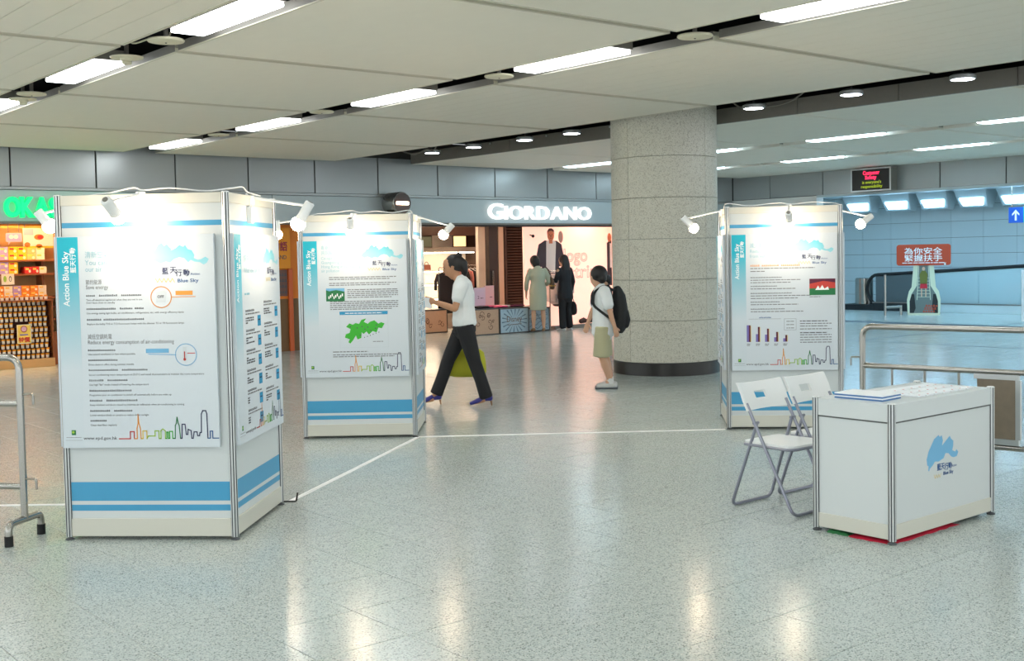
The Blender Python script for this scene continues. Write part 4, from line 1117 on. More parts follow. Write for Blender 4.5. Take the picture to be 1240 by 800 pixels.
# back shelf unit with lit niches
t = thing('niche_shelving', 'bright lit niche shelving with bags at the back of the clothes shop', 'shelf', (0, 21.0, 0))
B().box(13.6, .5, 0, 16.45, .55, 2.62).obj('back_panel', 'niche_white', t)
for z, h in ((.35, .03), (.68, .03), (1.0, .03), (1.30, .03), (1.74, .09)): B().box(13.6, .0, z, 16.40, .5, z + h).obj('shelf_board', 'niche_white' if h < .05 else 'trough_grey', t)
for x in (13.6, 16.38): B().box(x, 0, 0, x + .07, .5, 2.62).obj('upright', 'wood_dark', t)
B().box(13.6, .02, 2.10, 16.45, .12, 2.30).obj('fascia_board', 'wood_dark', t)
mat('niche_lamp', (255, 248, 235), .4, emit=9, ecol=(255, 238, 214))
for z in (.66, .98, 1.28, 1.70): B().box(13.75, .06, z, 16.3, .11, z + .018).obj('lamp_strip', 'niche_lamp', t)
mat('bag_brown', (120, 66, 48), .5); mat('bag_red', (150, 70, 62), .5); mat('pic_green', (80, 92, 76), .5); mat('pic_cream', (250, 226, 170), .5, emit=.6, ecol=(255, 220, 150))
def handbag(x, y, z, w, m, label, grp):
    h_ = thing('handbag', label, 'bag', (x, y, z), 0, grp)
    B().prism([(-w / 2, 0), (w / 2, 0), (w * .46, w * .62), (w * .36, w * .70), (-w * .36, w * .70), (-w * .46, w * .62)], -.05, .05).obj('body', m, h_)
    B().tube(bend([(-w * .28, 0, w * .66), (-w * .22, 0, w * 1.05), (w * .22, 0, w * 1.05), (w * .28, 0, w * .66)], .04), .008, 6).obj('handle', m, h_, smooth=True)
for x, z, m in ((14.82, 1.33, 'bag_red'), (15.05, 1.33, 'bag_brown'), (14.82, 1.03, 'bag_brown'), (14.85, .71, 'bag_red')):
    handbag(x, 21.2, z, .17, m, {'bag_red': 'small reddish handbag in a bright niche', 'bag_brown': 'small brown handbag in a bright niche'}[m], 'handbags in niches, ' + m[4:])
for x0, x1, m, lab_ in ((14.75, 15.12, 'pic_green', 'dark framed picture standing on the top niche shelf'), (15.70, 16.08, 'pic_cream', 'bright cream picture in a brown frame on the top niche shelf')):
    t = thing('framed_picture', lab_, 'picture', (x0, 21.06, 1.83))
    B().box(0, 0, 0, x1 - x0, .03, .27, 0, .004).obj('frame', 'wood_dark', t); B().box(.02, -.004, .02, x1 - x0 - .02, .002, .25).obj('picture', m, t)
# dark doorway posts, a light jamb and the louvred door
mat('jamb_cream', (226, 190, 160), .5)
B_ = lambda *a: B().box(*a)
t = thing('door_post', 'broad dark post beside a cream jamb in the clothes shop', 'post', (15.34, 19.3, 0)); B_(0, 0, 0, .24, .14, 2.62, 0, .004).obj('post', 'beam_dark', t); B_(.05, -.03, .98, .10, 0, 1.3).obj('pull_handle', 'steel', t)
tag(B_(15.60, 19.3, 0, 15.74, 19.42, 2.62, 0, .004).obj('door_jamb', 'jamb_cream'), 'cream door jamb next to the dark louvred door', 'jamb')
tag(B_(15.52, 19.9, 0, 15.72, 20.0, 2.62, 0, .004).obj('door_jamb', 'niche_white'), 'pale narrow wall end left of the broad dark post', 'jamb')
t = thing('louvred_door', 'tall dark brown louvred door in the clothes shop', 'door', (15.79, 19.32, 0))
B_(0, 0, 0, .05, .05, 2.62).obj('stile', 'wood_dark', t); B_(.53, 0, 0, .58, .05, 2.62).obj('stile', 'wood_dark', t); B_(.05, .0, 0, .53, .05, .12).obj('rail', 'wood_dark', t)
sl = None
for k in range(41):
    z = .14 + k * .06
    if sl is None:
        b = B(); b.add([(0, 0, 0), (.48, 0, 0), (.48, .045, .05), (0, .045, .05), (0, 0, .014), (.48, 0, .014), (.48, .045, .064), (0, .045, .064)], [(3, 2, 1, 0), (4, 5, 6, 7), (0, 1, 5, 4), (1, 2, 6, 5), (2, 3, 7, 6), (3, 0, 4, 7)])
        sl = b.mesh('slat', 'wood_dark')
    link('slat', sl, t, (.05, 0, z))
B_(.05, .06, 0, .53, .07, 2.6).obj('backing', 'shelf_dark', t)
# show window: glowing pink display wall with a fashion print
t = thing('window_display', 'glowing pink display wall with a print of a figure in a dark jacket', 'display', (15.90, 18.80, 0))
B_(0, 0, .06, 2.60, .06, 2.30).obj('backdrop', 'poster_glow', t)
B_(.72, -.13, 0, 2.66, .08, .075, 0, .004).obj('plinth', 'trough_grey', t)
mat('print_skin', (226, 130, 92), .6); mat('print_jacket', (70, 54, 62), .6); mat('print_shirt', (250, 236, 230), .6); mat('print_grey', (190, 146, 138), .6); mat('print_hair', (96, 52, 44), .6); mat('lip_print', (176, 70, 60), .6)
p = Print(); 
p.poly('print_jacket', [(.36, 1.36), (.34, 1.62), (.40, 1.84), (.58, 1.93), (.72, 1.90), (.92, 1.92), (1.06, 1.84), (1.12, 1.60), (1.10, 1.36), (.98, 1.36), (.96, 1.20), (.50, 1.20), (.48, 1.36)])
p.poly('print_shirt', [(.60, 1.22), (.62, 1.90), (.70, 1.94), (.82, 1.94), (.90, 1.89), (.86, 1.22)], 2)
p.rect('print_skin', .70, 1.86, .80, 1.98, 3); p.ell('print_skin', .75, 2.04, .098, .125, 4); p.poly('print_hair', [(.645, 2.05), (.65, 2.13), (.70, 2.185), (.78, 2.19), (.845, 2.15), (.855, 2.05), (.835, 2.11), (.77, 2.135), (.70, 2.125), (.665, 2.10)], 5); p.ell('print_hair', .715, 2.05, .014, .008, 5, 10); p.ell('print_hair', .785, 2.05, .014, .008, 5, 10); p.ell('lip_print', .75, 1.975, .026, .008, 5, 10); p.poly('print_hair', [(.745, 2.045), (.757, 2.045), (.768, 2.005), (.742, 2.003)], 5)
p.ell('print_grey', 1.04, 2.0, .07, .13, 1)
def outline_text(body, x, y, size, width):
    v, f, w_ = text_mesh(body, 0, 3)
    edges = {}
    for q in f:
        for i in range(len(q)):
            e = tuple(sorted((q[i], q[(i + 1) % len(q)]))); edges[e] = edges.get(e, 0) + 1
    for (i, j), n in edges.items():
        if n == 1: p.stroke('print_grey', [(x + v[i][0] * width / w_, y + v[i][1] * size), (x + v[j][0] * width / w_, y + v[j][1] * size)], .011, 2)
outline_text('logo', 1.10, 1.46, .40, .72); outline_text('stripe', 1.24, 1.10, .40, 1.12)
p.poly('print_jacket', [(2.44, .9), (2.44, 1.86), (2.50, 1.90), (2.58, 1.92), (2.59, .9)], 1); p.ell('print_skin', 2.52, 1.98, .06, .10, 2); p.rect('print_shirt', 2.53, 1.3, 2.59, 1.85, 2)
p.obj('print', t, (0, -.002, 0))
t2 = thing('window_spotlight', 'small black spotlight in the pink show window', 'spotlight', (16.08, 18.72, 2.02)); B().ball((0, 0, 0), .035, 12).obj('lamp', 'black_plastic', t2, smooth='all'); B().tube([(0, 0, 0), (-.03, .07, .03)], .012, 8).obj('mount', 'black_plastic', t2)
# drawn boxes used as low tables
mat('board_tan', (206, 168, 140), .6, noise=.08); mat('board_blue', (176, 198, 210), .6, noise=.06); mat('board_line', (116, 80, 62), .6); mat('board_bline', (108, 128, 146), .6); mat('edge_metal', (92, 88, 86), .4, metal=.6)
def low_table(loc, w, d, h, m, lab_, drawing):
    t = thing('display_table', lab_, 'table', loc)
    B_(-.0, 0, .02, w, d, h, 0, .004).obj('box', m, t)
    e = B(); e.box(-.008, -.008, h - .02, w + .008, d + .008, h + .004).box(-.008, -.008, 0, w + .008, d + .008, .025)
    for x in (-.008, w - .008): e.box(x, -.008, .025, x + .016, .008, h - .02)
    e.obj('edging', 'edge_metal', t)
    p = Print(); drawing(p, w, h); p.obj('drawing', t, (0, -.001, 0))
    return t
def draw_curls(p, w, h):
    for k in range(9):
        cx_, cy_ = w * random.uniform(.12, .88), h * random.uniform(.2, .8); r = random.uniform(.03, .07)
        p.stroke('board_line', [(cx_ + r * (1 - .06 * i) * math.cos(i * .5 + k), cy_ + r * (1 - .06 * i) * math.sin(i * .5 + k)) for i in range(13)], .012)
def draw_rays(p, w, h):
    for k in range(18):
        a = 2 * PI * k / 18 + .1
        q = [(w / 2 + s * math.cos(a + o_), h / 2 + s * .8 * math.sin(a + o_)) for s, o_ in ((.09, 0), (.34, -.05), (.34, .05))]
        q = [(min(max(x, .02), w - .02), min(max(y, .03), h - .03)) for x, y in q]
        p.poly('board_bline', q, 1)
    p.text('board_line', 'Disney', w * .22, h * .46, .17, 0, 3, .004, width=w * .54); p.stroke('board_line', [(w * .26, h * .34), (w * .74, h * .36)], .012, 3)
def draw_waves(p, w, h):
    for k in range(5): p.stroke('board_bline', [(w * (.1 + .8 * i / 12), h * (.2 + .14 * k) + .04 * math.sin(i * .9 + k * 1.3)) for i in range(13)], .012)
low_table((14.30, 18.52, 0), .64, .62, .54, 'board_tan', 'low tan table box with brown curly drawings', draw_curls)
low_table((14.955, 18.50, 0), .77, .64, .53, 'board_blue', 'low pale blue table box with a lettered sunburst drawing', draw_rays)
low_table((15.745, 18.56, 0), .61, .22, .50, 'board_blue', 'low pale blue table box with wavy drawings behind the shoppers', draw_waves)
low_table((13.75, 19.98, 0), .94, .5, .50, 'board_tan', 'low tan table box with drawings further inside the clothes shop', draw_curls)
# folded clothes and small signs on the tables
def folded(x, y, z, w, m, lab_):
    o = B(); o.loft([(x - w / 2, y, z + .025), (x, y, z + .028), (x + w / 2, y, z + .024)], [(.10, .020), (.11, .024), (.10, .020)], (0, 1, 0), 12)
    tag(o.obj('folded_garment', m, smooth='all'), lab_, 'clothes')
mat('cl_pink', (226, 90, 130), .8); mat('cl_white', (240, 226, 222), .8); mat('cl_black', (36, 30, 34), .8); mat('cl_plum', (110, 40, 70), .8); mat('cl_rose', (240, 160, 170), .8)
folded(14.62, 18.72, .545, .34, 'cl_black', 'black folded garment on the curly-drawn table box')
for x, y, z, m, c_ in ((14.88, 18.78, .545, 'cl_pink', 'hot pink'), (15.10, 18.68, .535, 'cl_pink', 'bright pink'), (15.34, 18.82, .535, 'cl_white', 'white'), (15.58, 18.72, .535, 'cl_plum', 'dark plum'), (15.28, 18.98, .535, 'cl_rose', 'pale rose')):
    folded(x, y, z, .30, m, c_ + ' folded garment on the low table boxes')
folded(15.95, 18.68, .505, .3, 'cl_white', 'white folded garment on the table box beside the shoppers')
def stand_sign(x, y, z, w, h, m, lab_, txt):
    t = thing('price_stand', lab_, 'sign', (x, y, z)); B_(0, 0, .012, w, .012, h, 0, .002).obj('card', m, t); B_(0, -.04, 0, w, .05, .012).obj('base', 'white_plastic', t)
    p = Print(); 
    if txt: p.text('cl_plum', txt, w * .3, h * .45, h * .22, 0, 2, .0)
    p.line('cl_plum', w * .55, h * .46, w * .8, .014); p.obj('print', t)
mat('sign_lilac', (236, 206, 222), .5); mat('sign_rose', (248, 196, 196), .5)
stand_sign(14.60, 18.90, .545, .30, .42, 'sign_lilac', 'pale lilac price stand on the table boxes', '2'); stand_sign(14.96, 19.02, .535, .27, .46, 'sign_rose', 'rose pink price stand on the table boxes', '')
# garment rails with clothes
def rail(x0, x1, y, z, lab_, feet=True):
    t = thing('garment_rail', lab_, 'clothes rail', (x0, y, 0)); L = x1 - x0
    B().tube(bend([(0, 0, .02), (0, 0, z), (L, 0, z), (L, 0, .02)], .04), .013, 10).obj('frame', 'steel', t, smooth=True)
    for x in (0, L): B().tube([(x, -.085, .015), (x, .085, .015)], .013, 8).obj('foot', 'steel', t, smooth=True)
def garment(x, y, z, h, w, m, lab_, grp=None, rz=PI / 2):
    t = thing('hanging_garment', lab_, 'clothes', (x, y, z), rz, grp)
    B().tube([(-w * .42, 0, -.10), (0, 0, -.04), (w * .42, 0, -.10)], .006, 6).obj('hanger', 'white_plastic', t, smooth=True); B().tube([(0, 0, -.04), (0, 0, .0), (.012, 0, .02), (0, 0, .032)], .004, 6).obj('hook', 'steel', t)
    b = B(); b.loft([(0, 0, -.07), (0, 0, -.13), (0, 0, -.3), (0, 0, -h * .75), (0, 0, -h)], [(w * .16, .02), (w * .48, .032), (w * .46, .036), (w * .45, .038), (w * .48, .035)], (1, 0, 0), 16); b.obj('cloth', m, t, smooth='all')
    for s in (-1, 1): b = B(); b.loft([(s * w * .44, 0, -.13), (s * w * .55, .01, -.28), (s * w * .56, .01, -.45)], [(.035, .028), (.038, .028), (.034, .026)], (1, 0, 0), 10); b.obj('sleeve', m, t, smooth='all')
rail(16.40, 16.96, 18.575, 1.26, 'steel garment rail with light and dark clothes by the pink display wall')
for k, (m, c_) in enumerate((('cl_white', 'white'), ('cl_white', 'cream'), ('cl_black', 'black'), ('cl_white', 'off-white'), ('cl_rose', 'rosy'), ('cl_white', 'pale'))):
    garment(16.44 + .092 * k, 18.575, 1.245, .62 + .05 * (k % 3), .34, m, c_ + ' garment on the steel rail by the pink display wall')
rail(15.15, 15.85, 20.35, 1.42, 'steel garment rail with dark jackets behind the walking person')
mat('cl_floral', (196, 120, 112), .8, noise=.5, scale=40)
for k in range(6): garment(15.20 + .11 * k, 20.35, 1.40, .95, .42, 'cl_black' if k % 3 else 'cl_floral', 'black jacket on the rail behind the walking person' if k % 3 else 'rosy patterned garment on the rail behind the walking person', 'dark rail clothes %d' % (1 if k % 3 else 2))
garment(14.91, 20.28, 1.36, .95, .46, 'cl_black', 'black jacket hanging on its own in front of the bag niches', None, ROT * .2)
B().tube([(0, 0, .03), (0, .0, .30), (0, .1, 1.2)], .008, 6)
rail(14.73, 15.10, 20.30, 1.385, 'short steel garment rail in front of the bag niches')
# shoes on the floor of the window
mat('cl_shoe', (60, 40, 36), .6)
for k, (x, y) in enumerate(((17.42, 18.73), (17.64, 18.73), (17.86, 18.73))):
    b = B(); b.loft([(0, 0, .05), (.10, 0, .07), (.20, 0, .05)], [(.04, .05), (.045, .065), (.035, .035)], (0, 1, 0), 12)
    tag(b.obj('handbag', 'cl_shoe', None, (x, y, .085), 0, smooth='all'), 'dark bundle on the plinth of the pink show window', 'bag', 'bundles on the window plinth')

# ================================================================== ESCALATOR HALL
mat('glass_blue', (206, 230, 236), .08, alpha=.5); mat('escal_grey', (84, 96, 100), .4); mat('escal_dark', (30, 38, 42), .5)
EX = 26.6
t = thing('escalator', 'escalator end with black handrails and glass sides against the tiled wall', 'escalator', (EX, 0, 0))
def hz_(y): return .92 + (17.4 - y) * .052
for side, xo in (('near', 0.0), ('far', 1.0)):
    rail_pts = [(xo, 9.0, hz_(9.0)), (xo, 13, hz_(13)), (xo, 17.2, hz_(17.2))]
    c0 = Vector((xo, 17.2, .55)); R_ = hz_(17.2) - .55
    rail_pts += [(xo, 17.2 + R_ * math.sin(a) * .8, .55 + R_ * math.cos(a)) for a in [k * PI / 12 for k in range(1, 13)]]
    B().tube(rail_pts, .042, 10).obj('handrail', 'black_rubber', t, smooth=True)
    for y0, y1 in ((9.0, 12.6), (12.62, 14.4), (14.42, 16.0), (16.02, 17.25)):
        b = B(); b.add([(xo - .006, y0, .20), (xo - .006, y1, .20), (xo - .006, y1, hz_(y1) - .04), (xo - .006, y0, hz_(y0) - .04), (xo + .006, y0, .20), (xo + .006, y1, .20), (xo + .006, y1, hz_(y1) - .04), (xo + .006, y0, hz_(y0) - .04)],
              [(0, 3, 2, 1), (4, 5, 6, 7), (0, 1, 5, 4), (1, 2, 6, 5), (2, 3, 7, 6), (3, 0, 4, 7)])
        b.obj('glass_panel', 'escal_grey' if y0 > 15.9 else 'glass_blue', t)
    B_(xo - .09, 15.4, .0, xo + .09, 17.3, .20, 0, .004).obj('skirt', 'escal_dark' if side == 'near' else 'escal_grey', t)
    B_(xo - .09, 9.0, .0, xo + .09, 15.39, .20, 0, .004).obj('skirt', 'hall_tile', t)
    B_(xo - .10, 9.0, .20, xo + .10, 17.3, .225).obj('deck', 'brushed_steel', t)
B().lathe([(.20, .14), (.23, .15), (.23, .82), (.20, .84)], (.30, 17.80, 0), 28).obj('newel_drum', 'steel', t, smooth=True)
B_(-.05, 17.3, 0, 1.3, 18.4, .14).obj('base', 'escal_dark', t)
B_(.09, 9.0, .0, .91, 17.3, .05).obj('steps', 'escal_dark', t)
# notice on the balustrade and small rail in front
t = thing('guard_rail', 'short steel post and rail in front of the escalator', 'rail', (24.57, 15.68, 0))
B().tube([(0, 0, 0), (0, 0, .98)], .03, 12).obj('post', 'steel', t, smooth=True); B().tube([(0, 0, .20), (.42, -.16, .20)], .032, 12).obj('rail', 'steel', t, smooth=True); B().tube([(.42, -.16, 0), (.42, -.16, .24)], .03, 12).obj('post', 'steel', t, smooth=True)
# safety standee
mat('standee_red', (196, 72, 40), .5); mat('standee_cream', (220, 226, 200), .5); mat('standee_grey', (110, 124, 122), .5); mat('st_olive', (110, 116, 50), .5); mat('st_skin', (220, 180, 150), .5); mat('st_red', (206, 40, 60), .5)
q0 = Vector((24.99, 15.36, 0)); a = math.atan2(-.60, .33)
t = thing('safety_standee', 'cut-out safety standee with a red sign over a printed escalator', 'standee', q0, a)
def S(pts): return [(x * .76, y * 1.68) for x, y in pts]
B().prism(S([(.02, 0), (0.0, .22), (.06, .34), (.14, .40), (.20, .72), (.80, .72), (.86, .40), (.95, .34), (1.0, .22), (.98, 0)]), 0, .03).obj('board', 'standee_cream', t)
rr = []
for cx_, cz_, a0 in ((.93, 1.63, 0), (-.17, 1.63, PI / 2), (-.17, 1.25, PI), (.93, 1.25, 1.5 * PI)): rr += [(cx_ + .06 * math.cos(a0 + k * PI / 8), cz_ + .06 * math.sin(a0 + k * PI / 8)) for k in range(5)]
B().prism(rr, -.03, .0).obj('sign_plate', 'standee_red', t)
B_(.1, .03, 0, .66, .35, .02).obj('stay', 'standee_grey', t)
p = Print()
p.poly('standee_grey', S([(.12, .03), (.14, .3), (.30, .42), (.34, .71), (.66, .71), (.70, .42), (.86, .3), (.88, .03)]), 1)
p.poly('escal_dark', S([(.08, .03), (.08, .2), (.14, .3), (.22, .3), (.26, .1), (.2, .03)]), 2); p.poly('escal_dark', S([(.92, .03), (.92, .2), (.86, .3), (.78, .3), (.74, .1), (.8, .03)]), 2)
for k in range(7): p.stroke('standee_cream', S([(.32, .26 + .045 * k), (.68, .26 + .045 * k)]), .008, 2)
for x in (.30, .70): p.stroke('standee_cream', S([(x, .22), (x * .7 + .15, .7)]), .014, 3)
p.poly('st_olive', S([(.40, .44), (.38, .58), (.44, .63), (.56, .63), (.62, .58), (.60, .44)]), 4); p.ell('st_skin', .38, 1.11, .035, .045, 5, 14); p.poly('st_red', S([(.39, .38), (.40, .45), (.60, .45), (.61, .38)]), 4)
p.rect('st_skin', .32, .44, .345, .64, 4); p.rect('st_skin', .415, .44, .44, .64, 4)
for k in range(3): p.dashes('standee_red', .42 - .03 * k, .20 - .065 * k, 5, .05, 4)
p.obj('print', t, (0, -.001, 0))
p = Print()
p.text('ink_white', '為你安全', -.06, 1.47, .17, 0, 1, .01, width=.86); p.text('ink_white', '緊握扶手', -.06, 1.30, .17, 0, 1, .01, width=.86)
p.line('ink_white', -.10, 1.24, .88, .02); p.ell('ink_white', .86, 1.215, .022, .022, 1, 12); p.obj('lettering', t, (0, -.031, 0))
# wall-washing lamps under the hall ceiling
mat('wash_glow', (245, 252, 255), .4, emit=11, ecol=(170, 222, 255))
mat('hall_glow', (245, 252, 255), .4, emit=20, ecol=(176, 226, 255))
first = None
for y in (18.15, 17.0, 15.95, 14.9, 13.8, 12.7, 11.6, 10.5, 9.4, 8.3):
    if first is None:
        first = thing('wall_washer', 'wide bright wall-washing lamp under the ceiling of the escalator hall', 'lamp', (27.15, y, 2.62), 0, 'wall-washing lamps in the escalator hall')
        b = B(); b.add([(-.10, -.42, .40), (-.10, .42, .40), (.5, .46, .40), (.5, -.46, .40), (.12, -.36, -.02), (.12, .36, -.02), (.30, .40, -.06), (.30, -.40, -.06)],
                       [(0, 1, 2, 3), (7, 6, 5, 4), (0, 4, 5, 1), (1, 5, 6, 2), (2, 6, 7, 3), (3, 7, 4, 0)]); b.obj('shade', 'hall_soffit', first)
        b = B(); b.add([(.008, -.32, .20), (.008, .32, .20), (.10, .26, .03), (.10, -.26, .03), (-.012, -.32, .19), (-.012, .32, .19), (.08, .26, .02), (.08, -.26, .02)], [(0, 1, 2, 3), (7, 6, 5, 4), (0, 4, 5, 1), (1, 5, 6, 2), (2, 6, 7, 3), (3, 7, 4, 0)]); b.obj('lens', 'wash_glow', first)
    else: dup(first, (27.15, y, 2.62))
for y in (17.2, 14.6, 12.0, 9.4, 6.8):
    for x in (23.2, 25.2):
        t = thing('hall_downlight', 'flush square lamp in the escalator hall ceiling', 'lamp', (x, y, 3.02), 0, 'square lamps in the escalator hall')
        B_(-.3, -.3, -.025, .3, .3, 0).obj('frame', 'rail_white', t); B_(-.26, -.26, -.03, .26, .26, -.02).obj('diffuser', 'hall_glow', t)
# hanging direction sign
mat('sign_blue', (24, 78, 170), .4, emit=.25); mat('sign_teal', (40, 170, 160), .4, emit=.3)
t = thing('direction_sign', 'hanging blue and green direction sign with a white up arrow', 'sign', (24.0, 12.33, 2.10), -PI / 2)
B_(0, 0, 0, .32, .10, .33, 0, .004).obj('blue_panel', 'sign_blue', t); B_(.325, 0, 0, .62, .10, .33, 0, .004).obj('green_panel', 'sign_teal', t)
p = Print(); p.poly('ink_white', [(.16, .28), (.24, .19), (.24, .15), (.18, .205), (.18, .05), (.14, .05), (.14, .205), (.08, .15), (.08, .19)], 1); p.obj('arrow', t, (0, -.001, 0))
for x in (.05, .57): B().tube([(x, .05, .33), (x, .05, .92)], .012, 8).obj('hanger', 'steel', t)
# planter behind the glass
t = thing('wall_planter', 'white wall planter with dark green leaves behind the escalator glass', 'planter', (27.75, 14.0, .42))
B_(-.16, -.55, 0, .16, .30, .26, 0, .01).obj('trough', 'white_plastic', t)
mat('leaf_green', (50, 96, 56), .6, noise=.3, scale=20)
b = B()
for k in range(150):
    x, y, z = random.uniform(-.16, .16), random.uniform(-.55, .30), random.uniform(.24, .52); s = random.uniform(.04, .08); a = random.uniform(0, 2 * PI); dx, dy = math.cos(a) * s, math.sin(a) * s
    b.add([(x, y, z), (x + dx - dy * .4, y + dy + dx * .4, z + s * .5), (x + dx * 2, y + dy * 2, z + s * .2), (x + dx + dy * .4, y + dy - dx * .4, z + s * .5)], [(0, 1, 2, 3)])
tag(b.obj('leaves', 'leaf_green', t), None, kind='stuff')
tag(B_(24.0, 12.0, 0, 24.06, 12.05, 1.1, 0, .004).obj('edge_post', 'white_plastic'), 'slim white post standing near the direction sign', 'post')

# ================================================================== PEOPLE
mat('skin', (214, 168, 138), .55); mat('skin_tan', (196, 146, 112), .55); mat('hair_black', (26, 22, 22), .45); mat('hair_brown', (58, 40, 32), .45)
mat('tee_white', (236, 240, 240), .8, noise=.03); mat('trousers_black', (24, 24, 28), .75); mat('shoe_blue', (56, 56, 140), .5); mat('sole_tan', (150, 116, 84), .6)
mat('bag_yellow', (186, 184, 40), .6, noise=.08, scale=9); mat('shorts_khaki', (190, 186, 150), .8); mat('sneaker', (206, 206, 204), .6); mat('sneaker_dark', (90, 96, 104), .6)
mat('backpack_black', (28, 30, 32), .7, noise=.2); mat('dress_olive', (176, 180, 158), .8); mat('coat_black', (24, 24, 30), .7); mat('bag_tan', (84, 62, 44), .5); mat('brass', (190, 150, 70), .4, metal=.7)
mat('eye_dark', (24, 20, 20), .4); mat('lip', (176, 96, 90), .5); mat('sock_white', (232, 232, 230), .8)

def fuse(b, name, m, parent, voxel=.009, smooth=4):
    """join overlapping volumes into one continuous surface"""
    me = b.mesh(name + '_raw', m); o = bpy.data.objects.new('fuse_tmp', me); col.objects.link(o)
    r = o.modifiers.new('r', 'REMESH'); r.mode = 'VOXEL'; r.voxel_size = voxel; r.use_smooth_shade = True
    s = o.modifiers.new('s', 'SMOOTH'); s.factor = .5; s.iterations = smooth
    dg = bpy.context.evaluated_depsgraph_get()
    out = bpy.data.meshes.new_from_object(o.evaluated_get(dg)); out.name = name
    bpy.data.objects.remove(o); bpy.data.meshes.remove(me)
    out.materials.clear(); out.materials.append(MATS[m])
    out.polygons.foreach_set('use_smooth', [True] * len(out.polygons))
    return link(name, out, parent)
V_ = Vector
def head(b, c, s=1.0, face=(1, 0, 0), tilt=0.0):
    """skull, jaw, nose, ears, brow about centre c, looking along `face`"""
    f = V_(face).normalized(); up = V_((0, 0, 1)); up = (up - f * up.dot(f)).normalized(); l = up.cross(f); c = V_(c)
    P = lambda a, e, d: c + f * (a * s) + l * (e * s) + up * (d * s)
    b.loft([P(.022, 0, -.112), P(.016, 0, -.085), P(.010, 0, -.045), P(.004, 0, 0), P(-.002, 0, .045), P(-.006, 0, .082), P(-.008, 0, .105)],
           [(.030 * s, .034 * s), (.052 * s, .066 * s), (.066 * s, .084 * s), (.073 * s, .094 * s), (.075 * s, .096 * s), (.064 * s, .082 * s), (.036 * s, .046 * s)], l, 18)
    b.loft([P(.088, 0, .012), P(.100, 0, -.012), P(.108, 0, -.030), P(.088, 0, -.038)], [.008 * s, .010 * s, .013 * s, .011 * s], l, 8)
    for e in (-1, 1): b.loft([P(-.004, e * .074, .018), P(-.010, e * .083, 0), P(-.002, e * .076, -.026)], [(.008 * s, .016 * s), (.008 * s, .018 * s), (.007 * s, .010 * s)], l, 8)
    b.loft([P(.082, -.035, .026), P(.090, 0, .026), P(.082, .035, .026)], [.010 * s] * 3, up, 8)
    b.loft([P(.080, -.020, -.064), P(.088, 0, -.064), P(.080, .020, -.064)], [.010 * s] * 3, up, 8)
    return P
def face_bits(P, parent, s=1.0):
    b = B()
    for e in (-1, 1): b.ball(P(.083, e * .031, .010), (.009 * s,) * 3, 8)
    b.obj('eyes', 'eye_dark', parent, smooth='all')
    B().tube([P(.086, -.022, -.064), P(.0955, 0, -.063), P(.086, .022, -.064)], .0045 * s, 6).obj('mouth', 'lip', parent, smooth='all')
def limb(b, pts, rad, side=(0, 1, 0), seg=14, dome=.6): b.loft(pts, rad, side, seg, dome=dome)
def hand(b, wrist, d, palm_n, curl=.6, s=1.0, thumb=1):
    """palm and five curled fingers; d points down the hand, palm_n out of the palm"""
    d = V_(d).normalized(); n = V_(palm_n); n = (n - d * n.dot(d)).normalized(); side = d.cross(n); w = V_(wrist)
    b.loft([w - d * .01 * s, w + d * .03 * s, w + d * .075 * s], [(.026 * s, .017 * s), (.036 * s, .016 * s), (.038 * s, .013 * s)], side, 12)
    for k, (off, L) in enumerate(((.029, .066), (.010, .076), (-.010, .071), (-.028, .056))):
        p0 = w + d * .07 * s + side * off * s * thumb
        d1 = (d + n * .35 * curl).normalized(); d2 = (d + n * 1.3 * curl).normalized(); d3 = (d * .3 + n * 1.6 * curl).normalized()
        p1 = p0 + d1 * L * .42 * s; p2 = p1 + d2 * L * .33 * s; p3 = p2 + d3 * L * .25 * s
        b.loft([p0, p1, p2, p3], [.0088 * s, .0085 * s, .0078 * s, .0068 * s], side, 8)
    t0_ = w + d * .02 * s + side * .030 * s * thumb; t1_ = t0_ + (d * .6 + side * thumb * .7 + n * .4).normalized() * .036 * s; t2_ = t1_ + (d * .8 + side * thumb * .15 + n * .6).normalized() * .028 * s
    b.loft([t0_, t1_, t2_], [.0115 * s, .0098 * s, .0080 * s], d, 8)
def shoe(b, ankle, d, L=.24, s=1.0, heel=0.0):
    a = V_(ankle); d = V_(d).normalized(); z0 = .022
    h = V_((a.x, a.y, 0)) - d * .055 * s
    b.loft([h + V_((0, 0, .035 + heel)), h + d * .06 * s + V_((0, 0, .042 + heel)), h + d * L * .6 + V_((0, 0, .034 + heel * .35)), h + d * (L - .03) + V_((0, 0, .026))],
           [(.033 * s, .034 * s), (.036 * s, .042 * s), (.044 * s, .030 * s), (.032 * s, .020 * s)], d.cross(V_((0, 0, 1))), 12)

